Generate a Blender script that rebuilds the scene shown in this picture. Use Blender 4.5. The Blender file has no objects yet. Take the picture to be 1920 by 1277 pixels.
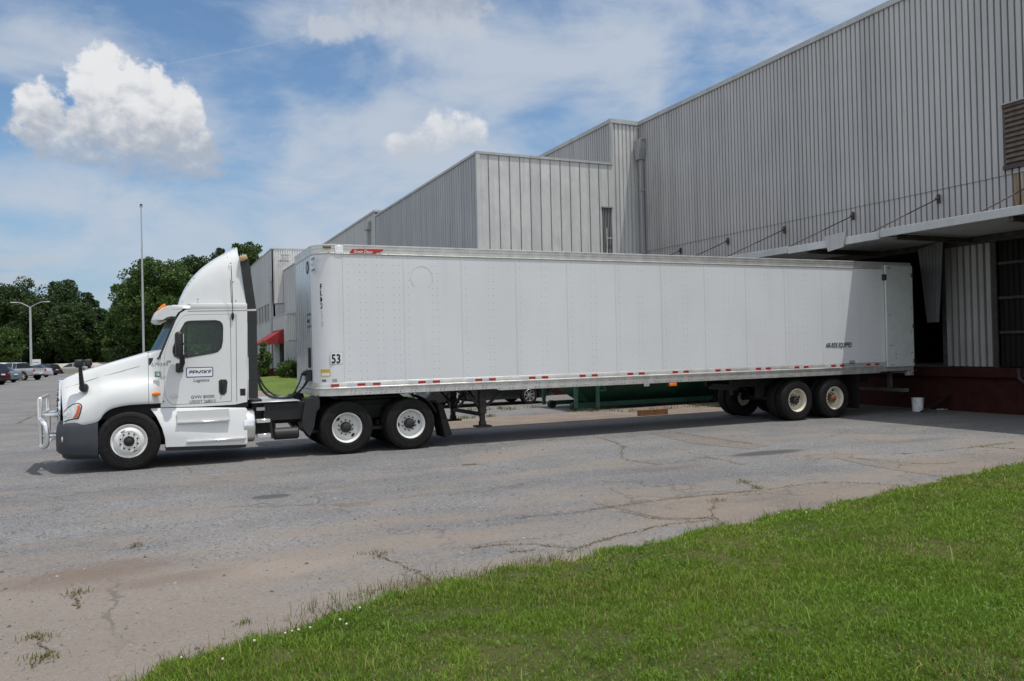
import bpy, bmesh, math, random
import numpy as np
from mathutils import Vector, Matrix
from mathutils.geometry import tessellate_polygon
rnd = random.Random(7)
npr = np.random.RandomState(11)
R = math.radians
scene = bpy.context.scene
COL = scene.collection
# ------------------------------------------------------------------ camera
CAM_YAW, CAM_PITCH, CAM_ROLL, CAM_H, CAM_F = 0.42298, 0.0105, -0.02274, 1.9947, 1503.87
_cy, _sy = math.cos(CAM_YAW), math.sin(CAM_YAW)
_f = Vector((_sy*math.cos(CAM_PITCH), _cy*math.cos(CAM_PITCH), math.sin(CAM_PITCH)))
_r = Vector((_cy, -_sy, 0)); _u = _r.cross(_f)
CR = math.cos(CAM_ROLL)*_r + math.sin(CAM_ROLL)*_u
CU = -math.sin(CAM_ROLL)*_r + math.cos(CAM_ROLL)*_u
CF = _f
CP = Vector((0, 0, CAM_H))
cd = bpy.data.cameras.new('camera'); cam = bpy.data.objects.new('camera', cd); COL.objects.link(cam)
cam.matrix_world = Matrix(((CR.x, CU.x, -CF.x, 0), (CR.y, CU.y, -CF.y, 0), (CR.z, CU.z, -CF.z, CAM_H), (0, 0, 0, 1)))
cd.sensor_width = 36; cd.lens = CAM_F*36/1920; cd.clip_end = 5000; cd.clip_start = .05
scene.camera = cam
# survey helpers: sight lines of the photograph cut with known planes give real positions
def ray(x, y): return CF + CR*((x-960)/CAM_F) - CU*((y-638.5)/CAM_F)
def onY(x, y, Y): v = ray(x, y); return CP + v*(Y/v.y)
def onX(x, y, X): v = ray(x, y); return CP + v*(X/v.x)
def onZ(x, y, Z=0.): v = ray(x, y); return CP + v*((Z-CAM_H)/v.z)
def onD(x, y, D): return CP + ray(x, y)*D
# ------------------------------------------------------------------ light
SUN = Vector((.19, -.23, 1)).normalized()          # towards the sun
SUN_EL = math.asin(SUN.z); SUN_AZ = math.atan2(SUN.x, SUN.y)
sl = bpy.data.lights.new('sun', 'SUN'); sl.energy = 3.6; sl.angle = R(.53); sl.color = (1, .96, .9)
so = bpy.data.objects.new('sun', sl); COL.objects.link(so)
so.rotation_euler = SUN.to_track_quat('Z', 'Y').to_euler()
scene.view_settings.view_transform = 'Standard'; scene.view_settings.look = 'None'
scene.view_settings.exposure = -0.18; scene.view_settings.gamma = 1
scene.render.engine = 'CYCLES'
scene.cycles.max_bounces = 8; scene.cycles.transparent_max_bounces = 8
# ------------------------------------------------------------------ node helpers
class NT:
    def __init__(s, tree): s.t = tree; s.n = tree.nodes; s.l = tree.links
    def node(s, typ, **kw):
        n = s.n.new(typ)
        for k, v in kw.items(): setattr(n, k, v)
        return n
    def put(s, sock, v):
        if isinstance(v, bpy.types.NodeSocket): s.l.new(v, sock)
        elif v is not None: sock.default_value = v
    def m(s, op, a, b=None, c=None, clamp=False):
        n = s.n.new('ShaderNodeMath'); n.operation = op; n.use_clamp = clamp
        s.put(n.inputs[0], a)
        if b is not None: s.put(n.inputs[1], b)
        if c is not None: s.put(n.inputs[2], c)
        return n.outputs[0]
    def noise(s, vec, scale, detail=4, rough=.55, dist=0., out=0):
        n = s.n.new('ShaderNodeTexNoise'); s.put(n.inputs['Vector'], vec); n.inputs['Scale'].default_value = scale
        n.inputs['Detail'].default_value = detail; n.inputs['Roughness'].default_value = rough; n.inputs['Distortion'].default_value = dist
        return n.outputs[out]
    def voro(s, vec, scale, feature='F1', out='Distance', rnd_=1.):
        n = s.n.new('ShaderNodeTexVoronoi'); n.feature = feature; s.put(n.inputs['Vector'], vec); n.inputs['Scale'].default_value = scale
        n.inputs['Randomness'].default_value = rnd_
        return n.outputs[out]
    def mix(s, f, a, b, mode='MIX'):
        n = s.n.new('ShaderNodeMix'); n.data_type = 'RGBA'; n.blend_type = mode
        s.put(n.inputs[0], f); s.put(n.inputs[6], a); s.put(n.inputs[7], b)
        return n.outputs[2]
    def ss(s, v, a, b):                       # smoothstep
        n = s.n.new('ShaderNodeMapRange'); n.interpolation_type = 'SMOOTHSTEP'
        s.put(n.inputs[0], v); n.inputs[1].default_value = a; n.inputs[2].default_value = b
        return n.outputs[0]
    def mapping(s, vec, scale=(1, 1, 1), loc=(0, 0, 0), rot=(0, 0, 0)):
        n = s.n.new('ShaderNodeMapping'); s.put(n.inputs[0], vec)
        n.inputs['Scale'].default_value = scale; n.inputs['Location'].default_value = loc; n.inputs['Rotation'].default_value = rot
        return n.outputs[0]
    def xyz(s, vec):
        n = s.n.new('ShaderNodeSeparateXYZ'); s.put(n.inputs[0], vec); return n.outputs
    def bump(s, h, strength=.3, dist=.01):
        n = s.n.new('ShaderNodeBump'); s.put(n.inputs['Height'], h); n.inputs['Strength'].default_value = strength
        n.inputs['Distance'].default_value = dist; return n.outputs[0]
def C4(c): return (c[0], c[1], c[2], 1)
# ------------------------------------------------------------------ world: sky with clouds
W = bpy.data.worlds.new('World'); scene.world = W; W.use_nodes = True
t = NT(W.node_tree); t.n.clear()
tc = t.node('ShaderNodeTexCoord'); dirv = tc.outputs['Generated']
sky = t.node('ShaderNodeTexSky'); sky.sky_type = 'NISHITA'; sky.sun_disc = False
sky.sun_elevation = SUN_EL; sky.sun_rotation = SUN_AZ; sky.air_density = 1.0; sky.dust_density = .6; sky.ozone_density = 2.0
SKY_S = .132; FILL_CLOUD = (1.15, 1.18, 1.24, 1)
d = t.xyz(dirv)
az = t.m('MULTIPLY', t.m('ARCTAN2', d[0], d[1]), 57.2958); el = t.m('MULTIPLY', t.m('ARCSINE', d[2]), 57.2958)
def azel(x, y):
    v = ray(x, y).normalized(); return math.degrees(math.atan2(v.x, v.y)), math.degrees(math.asin(v.z))
comb = t.node('ShaderNodeCombineXYZ'); t.put(comb.inputs[0], az); t.put(comb.inputs[1], el); P2 = comb.outputs[0]
warp = t.noise(P2, .35, 5, .6); warp2 = t.noise(P2, .9, 5, .62)
def blob(x, y, sx, sy):
    a, e = azel(x, y); k = CAM_F*math.pi/180/ (1)
    kx = 1/(sx/26.); ky = 1/(sy/26.)
    u = t.m('MULTIPLY', t.m('SUBTRACT', az, a), kx); v = t.m('MULTIPLY', t.m('SUBTRACT', el, e), ky)
    return t.m('SUBTRACT', 1., t.m('ADD', t.m('MULTIPLY', u, u), t.m('MULTIPLY', v, v)))
def field(bl):
    o = None
    for b in bl:
        s_ = blob(*b); o = s_ if o is None else t.m('SMOOTH_MAX', o, s_, .25)
    return t.m('MAXIMUM', o, -3.)
big = field([(185, 150, 52, 58), (250, 200, 95, 75), (320, 220, 62, 65), (80, 215, 44, 52), (140, 262, 80, 40), (215, 262, 158, 55), (352, 295, 62, 46), (300, 305, 110, 34), (85, 258, 42, 36)])
mid = field([(835, 243, 62, 38), (880, 250, 36, 30), (770, 272, 52, 22), (815, 225, 25, 20)])
top = field([(830, 20, 95, 50), (880, 45, 42, 34), (720, 20, 75, 42), (620, 55, 60, 30), (790, -10, 150, 45)])
low = field([(85, 487, 30, 11), (20, 490, 48, 15), (20, 526, 36, 15), (60, 533, 26, 8)])
det = t.m('ADD', t.m('MULTIPLY', t.m('SUBTRACT', warp, .5), 1.5), t.m('MULTIPLY', t.m('SUBTRACT', warp2, .5), 1.3))
def mask(fl, a, b, k=1.): return t.ss(t.m('ADD', fl, t.m('MULTIPLY', det, k)), a, b)
base_e = azel(200, 320)[1]; lev0 = t.m('MULTIPLY', t.m('SUBTRACT', el, base_e), 1/5.2)
m_big = t.m('MULTIPLY', mask(big, -.08, .46, 1.3), t.ss(t.m('ADD', lev0, t.m('MULTIPLY', det, .55)), -.45, .55)); m_mid = mask(mid, -.2, .75, 1.5); m_top = mask(top, -.2, 1.0, 1.9); m_low = mask(low, .0, .7)
base_e = azel(200, 320)[1]
def soft(v, a, b): return t.ss(t.m('ADD', v, t.m('MULTIPLY', det, .5)), a, b)
lev = t.m('MULTIPLY', t.m('SUBTRACT', el, base_e), 1/5.2)                  # 0 at the flat base, 1 towards the tops
puff = t.noise(t.mapping(P2, (1, 1.25, 1), (2.2, 1.1, 0)), .55, 6, .58, .3)
lit = t.ss(t.m('ADD', t.m('ADD', lev, t.m('MULTIPLY', t.m('SUBTRACT', puff, .5), 2.1)), t.m('MULTIPLY', det, .25)), .05, 1.15)
c_big = t.mix(lit, (.47, .515, .59, 1), (.90, .91, .93, 1))
lit2 = t.ss(t.m('ADD', t.m('MULTIPLY', t.m('SUBTRACT', el, azel(800, 285)[1]), .45), det), -.1, 1.3)
c_mid = t.mix(lit2, (.58, .63, .71, 1), (.86, .88, .91, 1))
lit3 = t.ss(t.m('ADD', t.m('MULTIPLY', t.m('SUBTRACT', azel(800, 20)[1], el), .35), det), -.5, .5)
c_top = t.mix(lit3, (.42, .47, .55, 1), (.60, .645, .73, 1))
# high veils
st = t.mapping(P2, (.06, .13, 1), rot=(0, 0, R(-22)))
veil = t.noise(st, 1.3, 7, .58, .6)
veil2 = t.noise(t.mapping(P2, (.05, .11, 1), (3, 1, 0), (0, 0, R(-14))), 2.2, 7, .6, .4)
vb = field([(700, 330, 300, 260), (520, 440, 430, 120), (150, 370, 190, 50), (1150, 110, 190, 150), (40, 60, 160, 50), (880, 120, 260, 150), (620, 30, 130, 100), (1500, 40, 150, 90)])
blue = field([(600, 120, 130, 90), (470, 230, 90, 120), (300, 60, 220, 60), (1290, 170, 60, 120), (60, 420, 90, 40)])
vv = t.m('ADD', t.m('MULTIPLY', vb, .36), t.m('ADD', t.m('MULTIPLY', t.m('SUBTRACT', veil, .5), 2.3), t.m('MULTIPLY', t.m('SUBTRACT', veil2, .5), 2.0)))
vv = t.m('SUBTRACT', vv, t.m('MULTIPLY', t.m('MAXIMUM', blue, 0.), .55))
m_veil = t.m('MULTIPLY', t.ss(vv, -.6, .62), .86)
hz = t.ss(el, 16., 0.)
# contrail
ca, ce = azel(300, 122); cb_, cf_ = azel(528, 76); cl_ = math.hypot(cb_-ca, cf_-ce); cu_, cv_ = (cb_-ca)/cl_, (cf_-ce)/cl_
al = t.m('ADD', t.m('MULTIPLY', t.m('SUBTRACT', az, ca), cu_), t.m('MULTIPLY', t.m('SUBTRACT', el, ce), cv_)); ac = t.m('ABSOLUTE', t.m('SUBTRACT', t.m('MULTIPLY', t.m('SUBTRACT', el, ce), cu_), t.m('MULTIPLY', t.m('SUBTRACT', az, ca), cv_)))
trail = t.m('MULTIPLY', t.m('MULTIPLY', t.ss(ac, .09, .02), t.m('MULTIPLY', t.ss(al, -.3, 1.), t.ss(al, cl_+.3, cl_-1.))), .10)
m_veil = t.m('MAXIMUM', m_veil, t.m('ADD', m_veil, trail))
# broken bright cloud added beside, behind and above the view to brighten shaded walls
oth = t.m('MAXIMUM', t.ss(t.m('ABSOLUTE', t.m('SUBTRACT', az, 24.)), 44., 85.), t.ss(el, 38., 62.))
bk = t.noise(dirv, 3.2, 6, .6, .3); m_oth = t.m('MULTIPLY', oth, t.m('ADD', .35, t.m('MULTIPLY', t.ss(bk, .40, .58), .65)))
skyc = t.mix(1., sky.outputs[0], (SKY_S*.86, SKY_S*1.0, SKY_S*1.06, 1), 'MULTIPLY')
skyc = t.mix(t.m('MULTIPLY', hz, .75), skyc, (.36, .49, .66, 1))
skyc = t.mix(m_veil, skyc, (.60, .665, .76, 1))
skyc = t.mix(t.m('MULTIPLY', m_oth, t.ss(el, -4., 3.)), skyc, FILL_CLOUD)
skyc = t.mix(t.m('MULTIPLY', m_top, .85), skyc, c_top)
skyc = t.mix(t.m('MULTIPLY', m_low, .7), skyc, (.55, .61, .70, 1))
skyc = t.mix(t.m('MULTIPLY', m_mid, .95), skyc, c_mid)
skyc = t.mix(m_big, skyc, c_big)
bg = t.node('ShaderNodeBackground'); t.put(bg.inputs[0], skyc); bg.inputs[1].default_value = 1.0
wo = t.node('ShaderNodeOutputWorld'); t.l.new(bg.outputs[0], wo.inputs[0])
W.cycles.sampling_method = 'MANUAL'; W.cycles.sample_map_resolution = 512
# ------------------------------------------------------------------ materials
def new_mat(name):
    m = bpy.data.materials.new(name); m.use_nodes = True
    return m, NT(m.node_tree), m.node_tree.nodes['Principled BSDF']
def simple(name, col, rough=.5, metal=0., var=.12, scale=6., bump=0., bscale=60., coat=0., dirt=None, stretch=(1, 1, 1), emit=None, spec=.5):
    m, n, b = new_mat(name)
    tcn = n.node('ShaderNodeTexCoord'); o = tcn.outputs['Object']
    v = n.mapping(o, stretch)
    f = n.noise(v, scale, 6, .6)
    c1 = C4([min(1, k*(1-var)) for k in col]); c2 = C4([min(1, k*(1+var)) for k in col])
    c = n.mix(n.ss(f, .3, .7), c1, c2)
    if dirt:                                   # worn / dirty patches: (colour, amount, scale)
        g = n.noise(v, dirt[2], 8, .65)
        c = n.mix(n.m('MULTIPLY', n.ss(g, .5, .75), dirt[1]), c, C4(dirt[0]))
    n.put(b.inputs['Base Color'], c); b.inputs['Metallic'].default_value = metal
    n.put(b.inputs['Roughness'], n.m('ADD', rough-.06, n.m('MULTIPLY', f, .12)))
    b.inputs['Specular IOR Level'].default_value = spec
    if coat: b.inputs['Coat Weight'].default_value = coat; b.inputs['Coat Roughness'].default_value = .06
    if bump: n.put(b.inputs['Normal'], n.bump(n.noise(v, bscale, 4), bump, .01))
    if emit: b.inputs['Emission Color'].default_value = C4(emit[0]); b.inputs['Emission Strength'].default_value = emit[1]
    return m
M = {}
M['truck_white'] = simple('truck_white', (.67, .68, .67), .32, var=.03, scale=1.5, coat=.6, dirt=((.52, .51, .48), .22, 2.2))
def trailer_paint():
    m, n, b = new_mat('trailer_white'); o = n.node('ShaderNodeTexCoord').outputs['Object']
    s1 = n.noise(n.mapping(o, (2.6, 2.6, .16)), 1.4, 6, .6); s2 = n.noise(o, .55, 5, .6); s3 = n.noise(n.mapping(o, (9, 9, .5)), 1.2, 4, .6); s4 = n.noise(n.mapping(o, (1, 1, 3)), 5, 5, .7)
    c = n.mix(n.ss(s2, .3, .7), (.675, .685, .695, 1), (.72, .73, .74, 1))
    c = n.mix(n.m('MULTIPLY', n.ss(n.m('ADD', n.m('MULTIPLY', s1, .6), n.m('MULTIPLY', s3, .4)), .5, .74), .28), c, (.52, .51, .48, 1))
    c = n.mix(n.m('MULTIPLY', n.ss(s4, .66, .74), .35), c, (.45, .44, .42, 1))
    n.put(b.inputs['Base Color'], c); n.put(b.inputs['Roughness'], n.m('ADD', .36, n.m('MULTIPLY', s2, .2)))
    h = n.m('ADD', n.noise(n.mapping(o, (1.3, 1, .55)), 1.1, 3, .5), n.m('MULTIPLY', n.noise(n.mapping(o, (4, 1, .4)), 1.1, 2), .12))
    n.put(b.inputs['Normal'], n.bump(h, .55, .022)); M['trailer_white'] = m
trailer_paint()
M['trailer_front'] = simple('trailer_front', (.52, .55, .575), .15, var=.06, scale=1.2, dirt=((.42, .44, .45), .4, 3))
M['alu'] = simple('aluminium', (.62, .61, .58), .42, .55, var=.1, scale=5, dirt=((.36, .34, .31), .5, 4))
M['alu_bright'] = simple('polished_aluminium', (.82, .82, .82), .22, .75, var=.05, dirt=((.5, .48, .45), .25, 9))
M['wheel_white'] = simple('wheel_white', (.74, .74, .71), .38, var=.05, dirt=((.45, .42, .36), .45, 9))
M['wheel_cream'] = simple('wheel_cream', (.62, .57, .46), .5, var=.08, dirt=((.3, .2, .12), .6, 8))
M['chrome'] = simple('chrome', (.8, .8, .8), .1, 1., var=.02)
M['rubber'] = simple('tyre_rubber', (.013, .0125, .012), .8, var=.25, scale=14, bump=.2, dirt=((.035, .032, .029), .5, 6), spec=.25)
M['black'] = simple('black_plastic', (.016, .016, .017), .5, var=.2)
M['frame_black'] = simple('frame_black', (.010, .010, .010), .6, var=.3, dirt=((.03, .027, .024), .5, 7))
M['hub_black'] = simple('hub_black', (.02, .02, .02), .55, var=.3)
M['bumper_grey'] = simple('bumper_grey', (.042, .048, .056), .6, var=.1, bump=.15, bscale=200)
M['steel_dark'] = simple('painted_steel_dark', (.035, .03, .027), .7, var=.3, dirt=((.12, .07, .04), .45, 6))
M['red'] = simple('red_reflector', (.42, .015, .015), .35, var=.1)
M['tape_white'] = simple('tape_white', (.55, .57, .58), .4, var=.06)
M['decal_black'] = simple('decal_black', (.012, .012, .014), .5, var=.1)
M['decal_blue'] = simple('decal_blue', (.02, .04, .24), .4, var=.05)
M['decal_white'] = simple('decal_white', (.78, .78, .78), .4, var=.02)
M['decal_red'] = simple('decal_red', (.45, .02, .02), .4, var=.05)
M['decal_green'] = simple('decal_green', (.02, .26, .12), .4, var=.1)
M['decal_yellow'] = simple('decal_yellow', (.62, .42, .05), .5, var=.1)
M['decal_dark'] = simple('decal_dark', (.10, .10, .105), .5, var=.1)
M['decal_grey'] = simple('decal_grey', (.32, .33, .35), .5, var=.1)
M['amber'] = simple('amber_lens', (.8, .2, .01), .25, var=.1)
M['lamp_red'] = simple('lamp_red', (.5, .02, .01), .2, var=.1); M['turn_amber'] = simple('turn_amber', (.55, .09, .02), .25, var=.15)
M['lens'] = simple('headlight_lens', (.62, .63, .62), .12, .3, var=.2, scale=18)
M['interior'] = simple('cab_interior', (.03, .032, .035), .8)
M['ghost'] = simple('ghost_mark', (.50, .51, .51), .6); M['joint'] = simple('joint_line', (.48, .49, .49), .6)
M['tan'] = simple('tan_plastic', (.55, .36, .17), .5)
M['hose'] = simple('hose_black', (.02, .02, .02), .5)
M['hose_green'] = simple('hose_green', (.03, .09, .06), .5)
M['rust'] = simple('rusty_steel', (.16, .09, .055), .8, var=.3, scale=20)
M['rod'] = simple('rusty_rod', (.085, .06, .05), .8, var=.3, scale=20)
M['dock_red'] = simple('dock_red_paint', (.042, .012, .011), .75, var=.25, scale=3, dirt=((.03, .018, .016), .6, 1.5), spec=.12)
M['red_canvas'] = simple('red_canvas', (.25, .016, .019), .8, var=.1)
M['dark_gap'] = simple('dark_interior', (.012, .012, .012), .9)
M['glass_dark'] = simple('window_glass_dark', (.02, .026, .03), .06, var=.2)
M['green_steel'] = simple('green_painted_steel', (.013, .07, .045), .6, var=.25, scale=3, dirt=((.06, .13, .10), .35, 2))
M['wood_old'] = simple('weathered_timber', (.20, .095, .045), .85, var=.3, scale=6, stretch=(1, 8, 8))
M['pole_grey'] = simple('galvanised_pole', (.45, .46, .46), .5, .3, dirt=((.25, .24, .22), .4, 3))
M['sign_white'] = simple('sign_white', (.75, .75, .75), .5)
M['bark'] = simple('bark', (.085, .065, .05), .9, var=.35, scale=4, bump=.6, bscale=12)
M['brick_edge'] = simple('concrete_step', (.32, .30, .27), .85, var=.15, scale=10)
M['paper'] = simple('paper_scrap', (.7, .7, .68), .7)
def glass(name, tint, alpha, rough=.03, gcol=(.9, .95, .95)):
    m, n, b = new_mat(name)
    tr = n.node('ShaderNodeBsdfTransparent'); tr.inputs[0].default_value = C4(tint)
    gl = n.node('ShaderNodeBsdfGlossy'); gl.inputs['Roughness'].default_value = rough; gl.inputs[0].default_value = C4(gcol)
    fr = n.node('ShaderNodeFresnel'); fr.inputs[0].default_value = 1.5
    mx = n.node('ShaderNodeMixShader'); n.put(mx.inputs[0], n.m('ADD', fr.outputs[0], alpha, clamp=True))
    n.l.new(tr.outputs[0], mx.inputs[1]); n.l.new(gl.outputs[0], mx.inputs[2])
    n.l.new(mx.outputs[0], n.n['Material Output'].inputs[0]); return m
M['cab_glass'] = glass('cab_glass', (.80, .90, .86), .0, gcol=(.6, .65, .63))
M['shield_glass'] = glass('windshield_glass', (.30, .42, .42), .0, gcol=(.22, .25, .24))
def paint(name, col, metal=.0, rough=.3): return simple(name, col, rough, metal, var=.04, coat=.5)
def cladding(name, col, streak=.25, rough=.5, metal=.25, stain=((.25, .22, .19), .35), wav=0.):
    m, n, b = new_mat(name)
    o = n.node('ShaderNodeTexCoord').outputs['Object']
    s1 = n.noise(n.mapping(o, (2.2, 2.2, .12)), 1.6, 6, .65)
    s2 = n.noise(n.mapping(o, (.35, .35, .35)), 1., 5, .6)
    s3 = n.noise(n.mapping(o, (7, 7, .25)), 1., 3, .6)
    k = n.m('ADD', n.m('MULTIPLY', s1, .45), n.m('ADD', n.m('MULTIPLY', s2, .35), n.m('MULTIPLY', s3, .2)))
    c = n.mix(n.ss(k, .36, .64), C4([v*(1-streak) for v in col]), C4([v*(1+streak*.55) for v in col]))
    c = n.mix(n.m('MULTIPLY', n.ss(n.m('ADD', s1, n.m('MULTIPLY', s3, .4)), .78, .98), stain[1]), c, C4(stain[0]))
    X_, Y_, Z_ = n.xyz(o); fl = n.m('FLOOR', n.m('MULTIPLY', n.m('ADD', X_, n.m('MULTIPLY', Y_, -1.)), 1.85)); wn = n.node('ShaderNodeTexWhiteNoise', noise_dimensions='1D'); n.put(wn.inputs['W'], fl)
    pt_ = n.m('ADD', .93, n.m('MULTIPLY', wn.outputs[0], .12)); pc_ = n.node('ShaderNodeCombineColor'); [n.put(pc_.inputs[i_], pt_) for i_ in range(3)]
    c = n.mix(1., c, pc_.outputs[0], 'MULTIPLY')
    n.put(b.inputs['Base Color'], c); b.inputs['Metallic'].default_value = metal
    n.put(b.inputs['Roughness'], n.m('ADD', rough, n.m('MULTIPLY', s2, .2)))
    if wav: n.put(b.inputs['Normal'], n.bump(n.noise(n.mapping(o, (1.6, 1.6, .7)), 1.2, 3, .5), wav, .12))
    return m
M['clad_big'] = cladding('silver_cladding', (.47, .46, .455), .14)
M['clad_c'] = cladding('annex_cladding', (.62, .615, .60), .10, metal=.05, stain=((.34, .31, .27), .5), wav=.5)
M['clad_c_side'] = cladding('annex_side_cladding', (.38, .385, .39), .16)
M['clad_e'] = cladding('office_cladding', (.44, .445, .45), .12, metal=.0)
M['flap'] = cladding('flap_cladding', (.17, .17, .175), .2)
M['seam'] = simple('panel_seam', (.16, .15, .14), .7, var=.2)
M['clad_dock'] = cladding('dock_cladding', (.36, .35, .34), .3, metal=.1, stain=((.2, .13, .09), .6))
M['trim'] = cladding('trim_metal', (.44, .45, .45), .15, metal=.1)
M['roofing'] = simple('roofing', (.2, .2, .2), .9)
# rust streaks below the louvre
def rust_mat():
    m, n, b = new_mat('rust_streaked_cladding')
    o = n.node('ShaderNodeTexCoord').outputs['Object']; z = n.xyz(o)[2]
    s = n.noise(n.mapping(o, (6, 6, .3)), 1.5, 5, .6)
    c = n.mix(n.ss(s, .38, .55), C4((.36, .34, .30)), C4((.22, .13, .06))); c = n.mix(n.ss(n.noise(n.mapping(o, (9, 9, .25), (2, 5, 0)), 1.5, 4, .6), .55, .66), c, C4((.16, .06, .025)))
    n.put(b.inputs['Base Color'], c); b.inputs['Roughness'].default_value = .7; return m
M['clad_rust'] = rust_mat()
# ------------------------------------------------------------------ mesh builder
class MB:
    def __init__(s): s.v = []; s.f = []
    def add(s, vs, fs):
        o = len(s.v); s.v += [tuple(v) for v in vs]; s.f += [tuple(i+o for i in f) for f in fs]; return s
    def box(s, a, b, bev=0., seg=1, rot=None, piv=None):
        x0, y0, z0 = a; x1, y1, z1 = b
        vs = [Vector(p) for p in ((x0, y0, z0), (x1, y0, z0), (x1, y1, z0), (x0, y1, z0), (x0, y0, z1), (x1, y0, z1), (x1, y1, z1), (x0, y1, z1))]
        fs = [(0, 3, 2, 1), (4, 5, 6, 7), (0, 1, 5, 4), (1, 2, 6, 5), (2, 3, 7, 6), (3, 0, 4, 7)]
        if bev: vs, fs = bevelled(vs, fs, bev, seg)
        if rot is not None:
            pv = Vector(piv) if piv is not None else Vector(((x0+x1)/2, (y0+y1)/2, (z0+z1)/2))
            vs = [pv + rot @ (v-pv) for v in vs]
        return s.add(vs, fs)
    def beam(s, p, q, w, h, up=(0, 0, 1)):
        p = Vector(p); q = Vector(q); d_ = (q-p).normalized(); up = Vector(up)
        if abs(d_.dot(up)) > .98: up = Vector((1, 0, 0))
        a = d_.cross(up).normalized()*w/2; b = a.cross(d_).normalized()*h/2
        vs = [p-a-b, p+a-b, p+a+b, p-a+b, q-a-b, q+a-b, q+a+b, q-a+b]
        return s.add(vs, [(0, 3, 2, 1), (4, 5, 6, 7), (0, 1, 5, 4), (1, 2, 6, 5), (2, 3, 7, 6), (3, 0, 4, 7)])
    def tube(s, pts, r, n=10, cap=True):
        pts = [Vector(p) for p in pts]; rs = r if isinstance(r, (list, tuple)) else [r]*len(pts)
        vs = []; fs = []; prev = None
        for i, p in enumerate(pts):
            d_ = (pts[min(i+1, len(pts)-1)] - pts[max(i-1, 0)]).normalized()
            if prev is None:
                a = d_.cross(Vector((0, 0, 1)));
                if a.length < .05: a = d_.cross(Vector((1, 0, 0)))
            else: a = prev - d_*prev.dot(d_)
            a.normalize(); prev = a; b = d_.cross(a)
            for k in range(n):
                an = 2*math.pi*k/n; vs.append(p + (a*math.cos(an)+b*math.sin(an))*rs[i])
        for i in range(len(pts)-1):
            for k in range(n):
                k2 = (k+1) % n; fs.append((i*n+k, i*n+k2, (i+1)*n+k2, (i+1)*n+k))
        if cap: fs.append(tuple(reversed(range(n)))); fs.append(tuple((len(pts)-1)*n+k for k in range(n)))
        return s.add(vs, fs)
    def lathe(s, prof, c=(0, 0, 0), axis='Y', n=32, sign=1, cap=False):
        # prof: (radius, along) ; along axis
        vs = []; fs = []; c = Vector(c)
        for (r, a) in prof:
            for k in range(n):
                an = 2*math.pi*k/n; u, w = r*math.cos(an), r*math.sin(an)
                if axis == 'Y': p = (u, a*sign, w)
                elif axis == 'Z': p = (u, w, a*sign)
                else: p = (a*sign, u, w)
                vs.append(c+Vector(p))
        for i in range(len(prof)-1):
            for k in range(n):
                k2 = (k+1) % n; fs.append((i*n+k, i*n+k2, (i+1)*n+k2, (i+1)*n+k))
        if cap: fs.append(tuple(range(n))); fs.append(tuple((len(prof)-1)*n+k for k in range(n)))
        return s.add(vs, fs)
    def prism(s, poly, fa, fb, holes=()):
        # poly: 2D points; fa/fb map (p,q)->3D for the two sides; holes: lists of 2D points
        loops = [list(poly)] + [list(h) for h in holes]
        tri = tessellate_polygon([[Vector((p[0], p[1], 0)) for p in L] for L in loops])
        flat = [p for L in loops for p in L]; n = len(flat)
        vs = [fa(*p) for p in flat] + [fb(*p) for p in flat]
        fs = [tuple(t_) for t_ in tri] + [tuple(i+n for i in reversed(t_)) for t_ in tri]
        o = 0
        for L in loops:
            k = len(L)
            for i in range(k): fs.append((o+i, o+(i+1) % k, n+o+(i+1) % k, n+o+i))
            o += k
        return s.add(vs, fs)
    def prismY(s, poly, y0, y1, holes=()): return s.prism(poly, lambda x, z: (x, y0, z), lambda x, z: (x, y1, z), holes)
    def grid(s, rows, close=False):
        n = len(rows[0]); vs = [p for r_ in rows for p in r_]; fs = []
        for i in range(len(rows)-1):
            for k in range(n-1 if not close else n):
                k2 = (k+1) % n; fs.append((i*n+k, i*n+k2, (i+1)*n+k2, (i+1)*n+k))
        return s.add(vs, fs)
    def mirrorY(s, yc):
        o = len(s.v); f0 = list(s.f)
        s.v += [(x, 2*yc-y, z) for (x, y, z) in s.v]; s.f += [tuple(i+o for i in reversed(f)) for f in f0]; return s
    def build(s, name, mat, parent=None, smooth=40, merge=True, mods=None, kind=None, label=None):
        me = bpy.data.meshes.new(name); me.from_pydata(s.v, [], s.f); me.update()
        if merge:
            bm = bmesh.new(); bm.from_mesh(me); bmesh.ops.remove_doubles(bm, verts=bm.verts, dist=1e-5)
            bmesh.ops.recalc_face_normals(bm, faces=bm.faces); bm.to_mesh(me); bm.free()
        o = bpy.data.objects.new(name, me); COL.objects.link(o)
        for m_ in (mat if isinstance(mat, (list, tuple)) else [mat]): me.materials.append(M[m_] if isinstance(m_, str) else m_)
        if smooth: me.shade_smooth(); me.set_sharp_from_angle(angle=R(smooth))
        if parent is not None: attach(o, parent)
        if mods:
            for (ty, kw) in mods:
                md = o.modifiers.new(ty, ty)
                for k, v in kw.items(): setattr(md, k, v)
        if kind: o['kind'] = kind
        if label: o['label'] = label
        return o
def attach(o, parent):
    o.parent = parent                       # meshes carry world coordinates: undo only the root Empty's own place
    if parent.parent is None: o.matrix_parent_inverse = Matrix.Translation(-parent.location)
def bevelled(vs, fs, w, seg):
    bm = bmesh.new(); bv = [bm.verts.new(v) for v in vs]
    for f in fs: bm.faces.new([bv[i] for i in f])
    bmesh.ops.bevel(bm, geom=list(bm.edges), offset=w, segments=seg, profile=.5, affect='EDGES')
    bm.verts.index_update(); a = [v.co.copy() for v in bm.verts]; b = [tuple(v.index for v in f.verts) for f in bm.faces]; bm.free(); return a, b
def tag(o, label, cat, group=None, kind=None):
    o['label'] = label; o['category'] = cat
    if group: o['group'] = group
    if kind: o['kind'] = kind
    return o
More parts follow.
